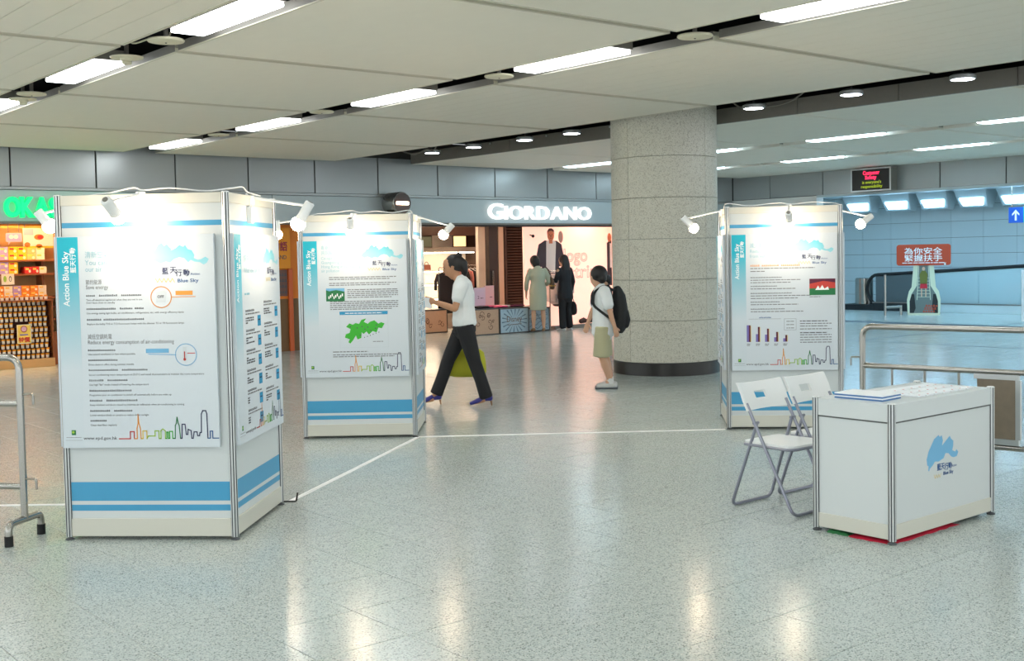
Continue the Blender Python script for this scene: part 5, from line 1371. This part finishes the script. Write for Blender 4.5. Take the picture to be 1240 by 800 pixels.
# ---------------- walking person with the yellow bag (local +X is the way they walk, +Y their left)
def walker():
    t = thing('person', 'person walking in a white T-shirt and black trousers, carrying a yellow bag', 'person', F(-.52, 12.50), PI + ROT)
    b = B()
    P = head(b, (.115, .0, 1.495), 1.0, (1, 0, -.22))
    limb(b, [(.035, 0, 1.33), (.075, 0, 1.40), (.095, 0, 1.44)], [(.052, .052), (.046, .048), (.048, .05)])
    limb(b, [(0, 0, .84), (0, 0, .93), (.0, 0, 1.06), (.005, 0, 1.20), (.01, 0, 1.31), (.025, 0, 1.36)], [(.155, .115), (.165, .115), (.130, .095), (.150, .105), (.165, .09), (.085, .06)])
    # left (nearer the booth side) arm bent, forearm raised forward
    SL, EL, HL = (.01, .185, 1.305), (.085, .235, 1.055), (.315, .17, 1.135)
    limb(b, [SL, (.05, .215, 1.18), EL], [.046, .041, .036]); limb(b, [EL, (.20, .205, 1.095), HL], [.037, .034, .024])
    hand(b, HL, (1, -.35, .25), (.1, -1, .1), .75, 1.0, 1)
    SR_, ER, HR = (.02, -.185, 1.305), (-.03, -.235, 1.05), (.01, -.225, .80)
    limb(b, [SR_, (-.005, -.215, 1.18), ER], [.046, .041, .036]); limb(b, [ER, (-.01, -.23, .93), HR], [.037, .032, .024])
    hand(b, HR, (.05, 0, -1), (.1, 1, 0), 1.0, 1.0, -1)
    # legs: left leg trailing, right leg reaching forward
    HipL, KL, AL = (-.005, .085, .86), (-.105, .085, .47), (-.225, .09, .10)
    HipR, KR, AR = (.005, -.085, .86), (.185, -.085, .49), (.335, -.09, .105)
    limb(b, [HipL, (-.05, .088, .68), KL], [.088, .075, .052]); limb(b, [KL, (-.17, .09, .30), AL], [.052, .050, .034])
    limb(b, [HipR, (.09, -.088, .68), KR], [.088, .075, .052]); limb(b, [KR, (.25, -.09, .31), AR], [.052, .050, .034])
    for a in (AL, AR): limb(b, [a, (a[0] + .04, a[1], .06), (a[0] + .13, a[1], .035)], [(.032, .036), (.034, .03), (.03, .02)])
    body = fuse(b, 'body', 'skin_tan', t, .0065, 3); face_bits(P, body)
    # T-shirt
    b = B(); limb(b, [(-.005, 0, .875), (0, 0, .93), (.0, 0, 1.06), (.005, 0, 1.20), (.012, 0, 1.315), (.028, 0, 1.365)], [(.178, .135), (.180, .132), (.152, .118), (.170, .125), (.178, .105), (.092, .072)])
    limb(b, [(.01, .14, 1.318), (.035, .200, 1.24), (.058, .220, 1.155)], [.078, .072, .066]); limb(b, [(.02, -.14, 1.318), (.008, -.200, 1.24), (-.008, -.222, 1.155)], [.078, .072, .066])
    fuse(b, 't_shirt', 'tee_white', t, .008, 3)
    b = B(); limb(b, [(0, 0, .80), (0, 0, .90)], [(.165, .128), (.168, .125)])
    limb(b, [HipL, (-.05, .088, .68), KL, (-.17, .092, .28), (-.225, .092, .085)], [.105, .092, .074, .070, .074], dome=.1); limb(b, [HipR, (.09, -.088, .68), KR, (.255, -.09, .29), (.325, -.09, .115)], [.105, .092, .074, .070, .072], dome=.1)
    fuse(b, 'trousers', 'trousers_black', t, .009, 3)
    for i, a in enumerate((AL, AR)):
        b = B(); shoe(b, (a[0], a[1], 0), (1, 0, 0), .25, .9, .045); so = fuse(b, 'shoe', 'shoe_blue', t, .006, 2)
        B().tube([(a[0] - .05, a[1], .05), (a[0] - .058, a[1], .0)], [.012, .006], 8).obj('heel', 'sole_tan', so, smooth=True)
    # dark hair swept up at the back
    b = B(); c = V_((.098, 0, 1.515)); b.ball(c + V_((-.008, 0, .02)), (.106, .090, .104), 18); b.loft([c + V_((-.06, 0, .05)), c + V_((-.10, 0, .02)), c + V_((-.115, 0, -.06)), c + V_((-.10, 0, -.15))], [(.06, .05), (.065, .05), (.055, .04), (.03, .02)], (0, 1, 0), 14)
    b.loft([c + V_((-.05, 0, .07)), c + V_((-.07, 0, .115)), c + V_((-.045, 0, .135))], [(.03, .035), (.022, .026), (.012, .012)], (0, 1, 0), 10)
    hr = fuse(b, 'hair', 'hair_black', t, .008, 3)
    # trim the hair off the face
    for v in hr.data.vertices:
        r = v.co - V_((.115, 0, 1.495))
        if r.x > .060 and r.z < .055: v.co.x = .115 + .058
    # small white folded paper in the raised hand
    return t
walker()
q = F(-.52, 12.50)
def local(x, y, z, base=F(-.52, 12.50), rz=PI + ROT): return V_((base.x, base.y, 0)) + Matrix.Rotation(rz, 3, 'Z') @ V_((x, y, z))
t = thing('carrier_bag', 'soft yellow carrier bag held low by the walking person', 'bag', local(0, -.225, 0), PI + ROT)
b = B(); b.loft([(0, 0, .30), (0, 0, .34), (0, 0, .45), (0, 0, .55), (0, 0, .585)], [(.205, .06), (.225, .085), (.22, .09), (.20, .06), (.16, .03)], (1, 0, 0), 20, dome=.3); b.obj('bag_body', 'bag_yellow', t, smooth='all')
for s in (-.02, .02): B().tube([(-.11, s, .57), (-.07, s * .6, .66), (.0, s * .2, .715), (.07, s * .6, .66), (.11, s, .57)], .006, 6).obj('handle', 'bag_yellow', t, smooth=True)
t = thing('folded_paper', 'small white paper held up by the walking person', 'paper', local(.385, .16, 1.06), PI + ROT)
b = B(); b.add([(-.05, .0, .0), (.06, .02, .02), (.06, .02, .13), (-.05, 0, .11), (-.05, .004, .0), (.06, .024, .02), (.06, .024, .13), (-.05, .004, .11)], [(0, 1, 2, 3), (7, 6, 5, 4), (0, 4, 5, 1), (1, 5, 6, 2), (2, 6, 7, 3), (3, 7, 4, 0)]); b.obj('sheet', 'paper_white', t)

# ---------------- student with a backpack
def student():
    base = F(1.075, 13.83); rz = PI + ROT
    t = thing('person', 'young person in a white shirt and khaki shorts wearing a black backpack', 'person', base, rz)
    k = .905
    b = B(); P = head(b, (.055, -.02, 1.335), .97, (.55, -.83, -.05))
    limb(b, [(.0, 0, 1.18), (.025, 0, 1.24), (.045, -.01, 1.28)], [.050, .046, .047])
    limb(b, [(-.01, 0, .74), (-.01, 0, .83), (-.005, 0, .95), (0, 0, 1.08), (0, 0, 1.17), (.005, 0, 1.21)], [(.140, .105), (.142, .105), (.125, .09), (.145, .10), (.150, .08), (.07, .055)])
    SL, EL, HL = (-.02, .168, 1.165), (-.075, .205, .945), (-.135, .20, .735)
    limb(b, [SL, (-.05, .19, 1.05), EL], [.042, .037, .033]); limb(b, [EL, (-.10, .208, .84), HL], [.034, .030, .022]); hand(b, HL, (-.25, 0, -1), (.3, -1, 0), .6, .92, 1)
    S2, E2, H2 = (.02, -.168, 1.165), (.085, -.20, .95), (.16, -.17, .77)
    limb(b, [S2, (.055, -.19, 1.05), E2], [.042, .037, .033]); limb(b, [E2, (.125, -.19, .86), H2], [.034, .030, .022]); hand(b, H2, (.3, 0, -1), (.2, 1, 0), .6, .92, -1)
    HipL, KL, AL = (0, .075, .74), (.015, .075, .41), (-.085, .078, .085)
    HipR, KR, AR = (-.01, -.075, .74), (-.03, -.075, .415), (-.10, -.078, .085)
    for H_, K_, A_ in ((HipL, KL, AL), (HipR, KR, AR)):
        limb(b, [H_, (V_(H_) + V_(K_)) / 2, K_], [.078, .068, .048]); limb(b, [K_, (V_(K_) * .6 + V_(A_) * .4), A_], [.048, .050, .031]); limb(b, [A_, (A_[0] + .05, A_[1], .05)], [.03, .03])
    body = fuse(b, 'body', 'skin', t, .0065, 3); face_bits(P, body, .97)
    b = B(); limb(b, [(-.01, 0, .655), (-.01, 0, .75), (-.01, 0, .83), (-.005, 0, .95), (0, 0, 1.08), (0, 0, 1.175), (.008, 0, 1.215)], [(.165, .140), (.162, .135), (.156, .128), (.150, .118), (.162, .12), (.160, .095), (.082, .068)])
    limb(b, [(-.015, .12, 1.172), (-.042, .185, 1.09), (-.062, .203, .99)], [.076, .070, .066]); limb(b, [(.015, -.12, 1.172), (.045, -.185, 1.09), (.07, -.20, .99)], [.076, .070, .066])
    fuse(b, 'shirt', 'tee_white', t, .008, 3)
    b = B(); limb(b, [(-.01, 0, .68), (-.01, 0, .76)], [(.150, .122), (.150, .12)])
    limb(b, [HipL, (.012, .078, .55), (.022, .08, .385)], [.098, .098, .100], dome=.1); limb(b, [HipR, (-.02, -.078, .55), (-.03, -.08, .385)], [.098, .098, .100], dome=.1); fuse(b, 'shorts', 'shorts_khaki', t, .009, 3)
    for A_ in (AL, AR):
        B().tube([(A_[0], A_[1], .06), (A_[0] + .004, A_[1], .125)], .038, 12).obj('sock', 'sock_white', t, smooth=True)
        b = B(); shoe(b, A_, (1, 0, 0), .25, 1.05); so = fuse(b, 'shoe', 'sneaker', t, .007, 2)
        B().box(A_[0] - .085, A_[1] - .045, 0, A_[0] + .19, A_[1] + .045, .018, 0, .008).obj('sole', 'sneaker_dark', so)
    b = B(); c = V_((.045, -.012, 1.352)); b.ball(c + V_((-.018, .02, .02)), (.102, .095, .102), 18); b.ball(c + V_((-.05, .05, -.03)), (.06, .06, .07), 14)
    hr = fuse(b, 'hair', 'hair_black', t, .008, 2)
    f_ = V_((.55, -.83, 0)).normalized(); hc = V_((.055, -.02, 1.335))
    for v in hr.data.vertices:
        r = v.co - hc; a = r.dot(f_)
        if a > .048 and r.z < .07: v.co -= f_ * (a - .046)
    bp = thing('backpack', 'black backpack on the back of the young person in shorts', 'backpack', base, rz)
    b = B(); b.loft([(-.205, .0, .70), (-.215, 0, .80), (-.22, 0, .95), (-.205, 0, 1.10), (-.185, 0, 1.19)], [(.13, .07), (.15, .085), (.15, .09), (.14, .08), (.09, .05)], (0, 1, 0), 18); b.loft([(-.285, 0, .74), (-.30, 0, .82), (-.29, 0, .92)], [(.10, .035), (.115, .04), (.10, .03)], (0, 1, 0), 12)
    fuse(b, 'pack', 'backpack_black', bp, .01, 4)
    for s in (-1, 1): B().tube(bend([(-.14, s * .085, 1.17), (-.02, s * .10, 1.235), (.105, s * .105, 1.15), (.115, s * .12, 1.0), (-.06, s * .165, .86), (-.16, s * .11, .80)], .05), .016, 8).obj('strap', 'backpack_black', bp, smooth=True)
student()

# ---------------- shopper in the olive dress, back to the viewer (local +X is where they face)
def shopper_dress():
    base = F(.55, 24.16); rz = PI / 2 + ROT + .18
    t = thing('person', 'shopper with short black hair in a pale olive dress suit, seen from behind', 'person', base, rz)
    b = B(); P = head(b, (.10, .05, 1.475), 1.0, (.85, .35, -.4))
    limb(b, [(.01, 0, 1.32), (.05, .02, 1.38), (.08, .04, 1.42)], [.048, .044, .047])
    limb(b, [(0, 0, .82), (0, 0, .92), (0, 0, 1.05), (.005, 0, 1.19), (.01, 0, 1.29), (.015, 0, 1.345)], [(.155, .115), (.16, .115), (.125, .09), (.15, .10), (.158, .085), (.08, .055)])
    SL, EL, HL = (.01, .175, 1.29), (.02, .235, 1.03), (.13, .225, .80)
    limb(b, [SL, (.01, .21, 1.15), EL], [.043, .038, .034]); limb(b, [EL, (.07, .235, .92), HL], [.034, .030, .022]); hand(b, HL, (.5, 0, -1), (.1, -1, 0), .6, 1, -1)
    S2, E2, H2 = (.01, -.175, 1.29), (-.01, -.235, 1.05), (.17, -.15, .98)
    limb(b, [S2, (.0, -.21, 1.17), E2], [.043, .038, .034]); limb(b, [E2, (.09, -.20, 1.0), H2], [.034, .030, .022]); hand(b, H2, (1, .3, 0), (0, .3, -1), .6, 1, 1)
    for s in (-1, 1):
        limb(b, [(0, s * .085, .84), (.0, s * .09, .66), (.0, s * .10, .46)], [.085, .073, .050]); limb(b, [(.0, s * .10, .46), (-.01, s * .105, .31), (-.01, s * .11, .085)], [.048, .050, .030]); limb(b, [(-.01, s * .11, .085), (.05, s * .115, .04)], [.03, .028])
    body = fuse(b, 'body', 'skin', t, .008, 3); face_bits(P, body)
    b = B(); limb(b, [(0, 0, .80), (0, 0, .90), (0, 0, 1.05), (.005, 0, 1.19), (.01, 0, 1.295), (.015, 0, 1.35)], [(.185, .145), (.182, .14), (.15, .115), (.168, .12), (.172, .10), (.085, .065)])
    limb(b, [(.01, .145, 1.305), (.012, .21, 1.15), EL, (.08, .235, .90)], [.056, .054, .05, .046]); limb(b, [(.01, -.145, 1.305), (.0, -.21, 1.17), E2, (.09, -.20, 1.0)], [.056, .054, .05, .046]); fuse(b, 'jacket', 'dress_olive', t, .009, 3)
    b = B(); limb(b, [(0, 0, .88), (0, 0, .75), (0, 0, .60), (0, 0, .47)], [(.172, .132), (.188, .145), (.186, .145), (.178, .14)], dome=.05); fuse(b, 'skirt', 'dress_olive', t, .009, 3)
    for s in (-1, 1): b = B(); shoe(b, (-.01, s * .11, 0), (1, s * .1, 0), .235, .9, .03); fuse(b, 'shoe', 'sole_tan', t, .008, 2)
    b = B(); c = V_((.085, .045, 1.50)); b.ball(c + V_((-.012, 0, .01)), (.105, .10, .105), 18); b.loft([c + V_((-.04, -.01, .02)), c + V_((-.06, -.02, -.06)), c + V_((-.06, -.02, -.15))], [(.09, .06), (.088, .055), (.05, .03)], (0, 1, 0), 14)
    hr = fuse(b, 'hair', 'hair_black', t, .009, 2)
    f_ = V_((.85, .35, -.1)).normalized(); hc = V_((.10, .05, 1.475))
    for v in hr.data.vertices:
        r = v.co - hc; a = r.dot(f_)
        if a > .05 and r.z < .06: v.co -= f_ * (a - .048)
    bg = thing('shoulder_bag', 'dark brown bag with a brass band on the shoulder of the olive dress shopper', 'bag', base, rz)
    b = B(); b.loft([(.0, -.30, .92), (.0, -.305, .98), (.0, -.30, 1.08), (.0, -.285, 1.13)], [(.11, .05), (.12, .055), (.11, .045), (.08, .03)], (1, 0, 0), 14); b.obj('pouch', 'bag_tan', bg, smooth='all')
    B().box(-.115, -.358, .955, .115, -.25, .985, 0, .01).obj('band', 'brass', bg); B().tube([(-.07, -.285, 1.12), (-.05, -.24, 1.28), (.0, -.175, 1.365), (.05, -.24, 1.28), (.07, -.285, 1.12)], .009, 6).obj('strap', 'bag_tan', bg, smooth=True)
shopper_dress()
# ---------------- shopper in black with long hair
def shopper_black():
    base = F(1.13, 24.42); rz = PI / 2 + ROT + .75
    t = thing('person', 'shopper with long black hair in a black coat and trousers by the clothes rail', 'person', base, rz)
    b = B(); P = head(b, (.05, 0, 1.475), 1.0, (1, .05, -.15))
    limb(b, [(.0, 0, 1.32), (.02, 0, 1.38), (.04, 0, 1.42)], [.048, .044, .047])
    limb(b, [(0, 0, .82), (0, 0, .92), (0, 0, 1.05), (.005, 0, 1.19), (.0, 0, 1.29), (.0, 0, 1.345)], [(.15, .115), (.155, .115), (.125, .09), (.15, .10), (.155, .085), (.08, .055)])
    SL, EL, HL = (.01, .175, 1.29), (.06, .215, 1.06), (.28, .14, 1.10); limb(b, [SL, (.03, .20, 1.17), EL], [.043, .038, .034]); limb(b, [EL, (.17, .18, 1.07), HL], [.034, .030, .022]); hand(b, HL, (1, -.2, .1), (0, -.3, -1), .7, 1, 1)
    S2, E2, H2 = (.0, -.175, 1.29), (-.02, -.22, 1.04), (.04, -.21, .80); limb(b, [S2, (-.01, -.20, 1.15), E2], [.043, .038, .034]); limb(b, [E2, (.01, -.22, .92), H2], [.034, .030, .022]); hand(b, H2, (.1, 0, -1), (.2, 1, 0), .8, 1, -1)
    for s in (-1, 1):
        limb(b, [(0, s * .085, .84), (.0, s * .09, .66), (.01, s * .09, .46)], [.085, .073, .050]); limb(b, [(.01, s * .09, .46), (-.01, s * .095, .31), (-.02, s * .10, .085)], [.048, .050, .030]); limb(b, [(-.02, s * .10, .085), (.05, s * .105, .04)], [.03, .028])
    body = fuse(b, 'body', 'skin', t, .008, 3); face_bits(P, body)
    b = B(); limb(b, [(0, 0, .70), (0, 0, .85), (0, 0, 1.05), (.005, 0, 1.19), (.0, 0, 1.295), (.0, 0, 1.355)], [(.19, .155), (.182, .14), (.155, .118), (.168, .12), (.17, .10), (.085, .065)])
    limb(b, [(.01, .145, 1.305), (.03, .20, 1.17), EL, (.20, .17, 1.078)], [.056, .054, .05, .044]); limb(b, [(.0, -.145, 1.305), (-.01, -.20, 1.15), E2, (.03, -.212, .86)], [.056, .054, .05, .044]); fuse(b, 'coat', 'coat_black', t, .009, 3)
    b = B()
    for s in (-1, 1): limb(b, [(0, s * .085, .84), (.0, s * .09, .66), (.01, s * .09, .46), (-.015, s * .10, .10)], [.10, .09, .075, .078])
    fuse(b, 'trousers', 'trousers_black', t, .009, 3)
    for s in (-1, 1): b = B(); shoe(b, (-.02, s * .10, 0), (1, s * .1, 0), .24, .95); fuse(b, 'shoe', 'sneaker', t, .008, 2)
    b = B(); c = V_((.035, 0, 1.50)); b.ball(c + V_((-.012, 0, .012)), (.105, .10, .108), 18); b.loft([c + V_((-.03, 0, .03)), c + V_((-.07, 0, -.08)), c + V_((-.09, 0, -.22)), c + V_((-.095, 0, -.36))], [(.095, .07), (.105, .06), (.11, .045), (.085, .025)], (0, 1, 0), 14)
    hr = fuse(b, 'hair', 'hair_black', t, .009, 2)
    for v in hr.data.vertices:
        r = v.co - V_((.05, 0, 1.475))
        if r.x > .05 and r.z < .065: v.co.x = .05 + .048
    bg = thing('handbag', 'black handbag hanging from the hand of the shopper in black', 'bag', base, rz)
    b = B(); b.loft([(.05, -.225, .36), (.05, -.225, .42), (.05, -.225, .54), (.05, -.225, .60)], [(.15, .055), (.165, .065), (.155, .055), (.12, .03)], (1, 0, 0), 16); b.obj('pouch', 'cl_black', bg, smooth='all')
    B().tube([(-.05, -.225, .59), (.0, -.222, .69), (.05, -.22, .72), (.10, -.222, .69), (.15, -.225, .59)], .008, 6).obj('handle', 'cl_black', bg, smooth=True)
shopper_black()
# ---------------- child in dark clothes near the end of the show window
def child():
    base = F(1.98, 23.9); rz = PI + ROT + .25; k = .72
    t = thing('person', 'child in dark clothes standing at the end of the pink show window', 'person', base, rz)
    b = B(); P = head(b, (.03, 0, 1.065), .88, (1, .25, -.1))
    limb(b, [(0, 0, .94), (.015, 0, .99), (.02, 0, 1.02)], [.040, .038, .04]); limb(b, [(0, 0, .56), (0, 0, .64), (0, 0, .76), (0, 0, .88), (0, 0, .945)], [(.115, .09), (.115, .09), (.105, .08), (.115, .08), (.06, .045)])
    for s in (-1, 1):
        limb(b, [(0, s * .125, .905), (.01, s * .155, .81), (.015, s * .16, .72)], [.033, .030, .027]); limb(b, [(.015, s * .16, .72), (.06, s * .15, .64), (.10, s * .14, .56)], [.027, .024, .018]); hand(b, (.10, s * .14, .56), (.4, 0, -1), (.2, -s, 0), .6, .75, s)
        limb(b, [(0, s * .06, .57), (0, s * .062, .44), (0, s * .065, .31)], [.065, .055, .038]); limb(b, [(0, s * .065, .31), (-.005, s * .068, .2), (-.01, s * .07, .06)], [.037, .037, .025]); limb(b, [(-.01, s * .07, .06), (.05, s * .072, .03)], [.025, .022])
    body = fuse(b, 'body', 'skin', t, .0075, 3); face_bits(P, body, .88)
    b = B(); limb(b, [(0, 0, .50), (0, 0, .64), (0, 0, .76), (0, 0, .88), (0, 0, .95)], [(.14, .115), (.135, .11), (.122, .098), (.13, .095), (.065, .052)])
    for s in (-1, 1): limb(b, [(0, s * .10, .91), (.01, s * .155, .81), (.015, s * .16, .72), (.07, s * .148, .62)], [.045, .043, .04, .036])
    fuse(b, 'jumper', 'coat_black', t, .009, 3)
    b = B()
    for s in (-1, 1): limb(b, [(0, s * .06, .57), (0, s * .062, .44), (0, s * .065, .31), (-.008, s * .07, .07)], [.078, .07, .058, .055])
    fuse(b, 'trousers', 'trousers_black', t, .009, 3)
    for s in (-1, 1): b = B(); shoe(b, (-.01, s * .07, 0), (1, 0, 0), .19, .8); fuse(b, 'shoe', 'sneaker_dark', t, .008, 2)
    b = B(); c = V_((.018, 0, 1.085)); b.ball(c + V_((-.01, 0, .012)), (.095, .09, .095), 16); b.ball(c + V_((-.045, 0, -.05)), (.05, .075, .06), 12); hr = fuse(b, 'hair', 'hair_black', t, .009, 2)
    for v in hr.data.vertices:
        r = v.co - V_((.03, 0, 1.065))
        if r.x > .045 and r.z < .05: v.co.x = .03 + .043
child()
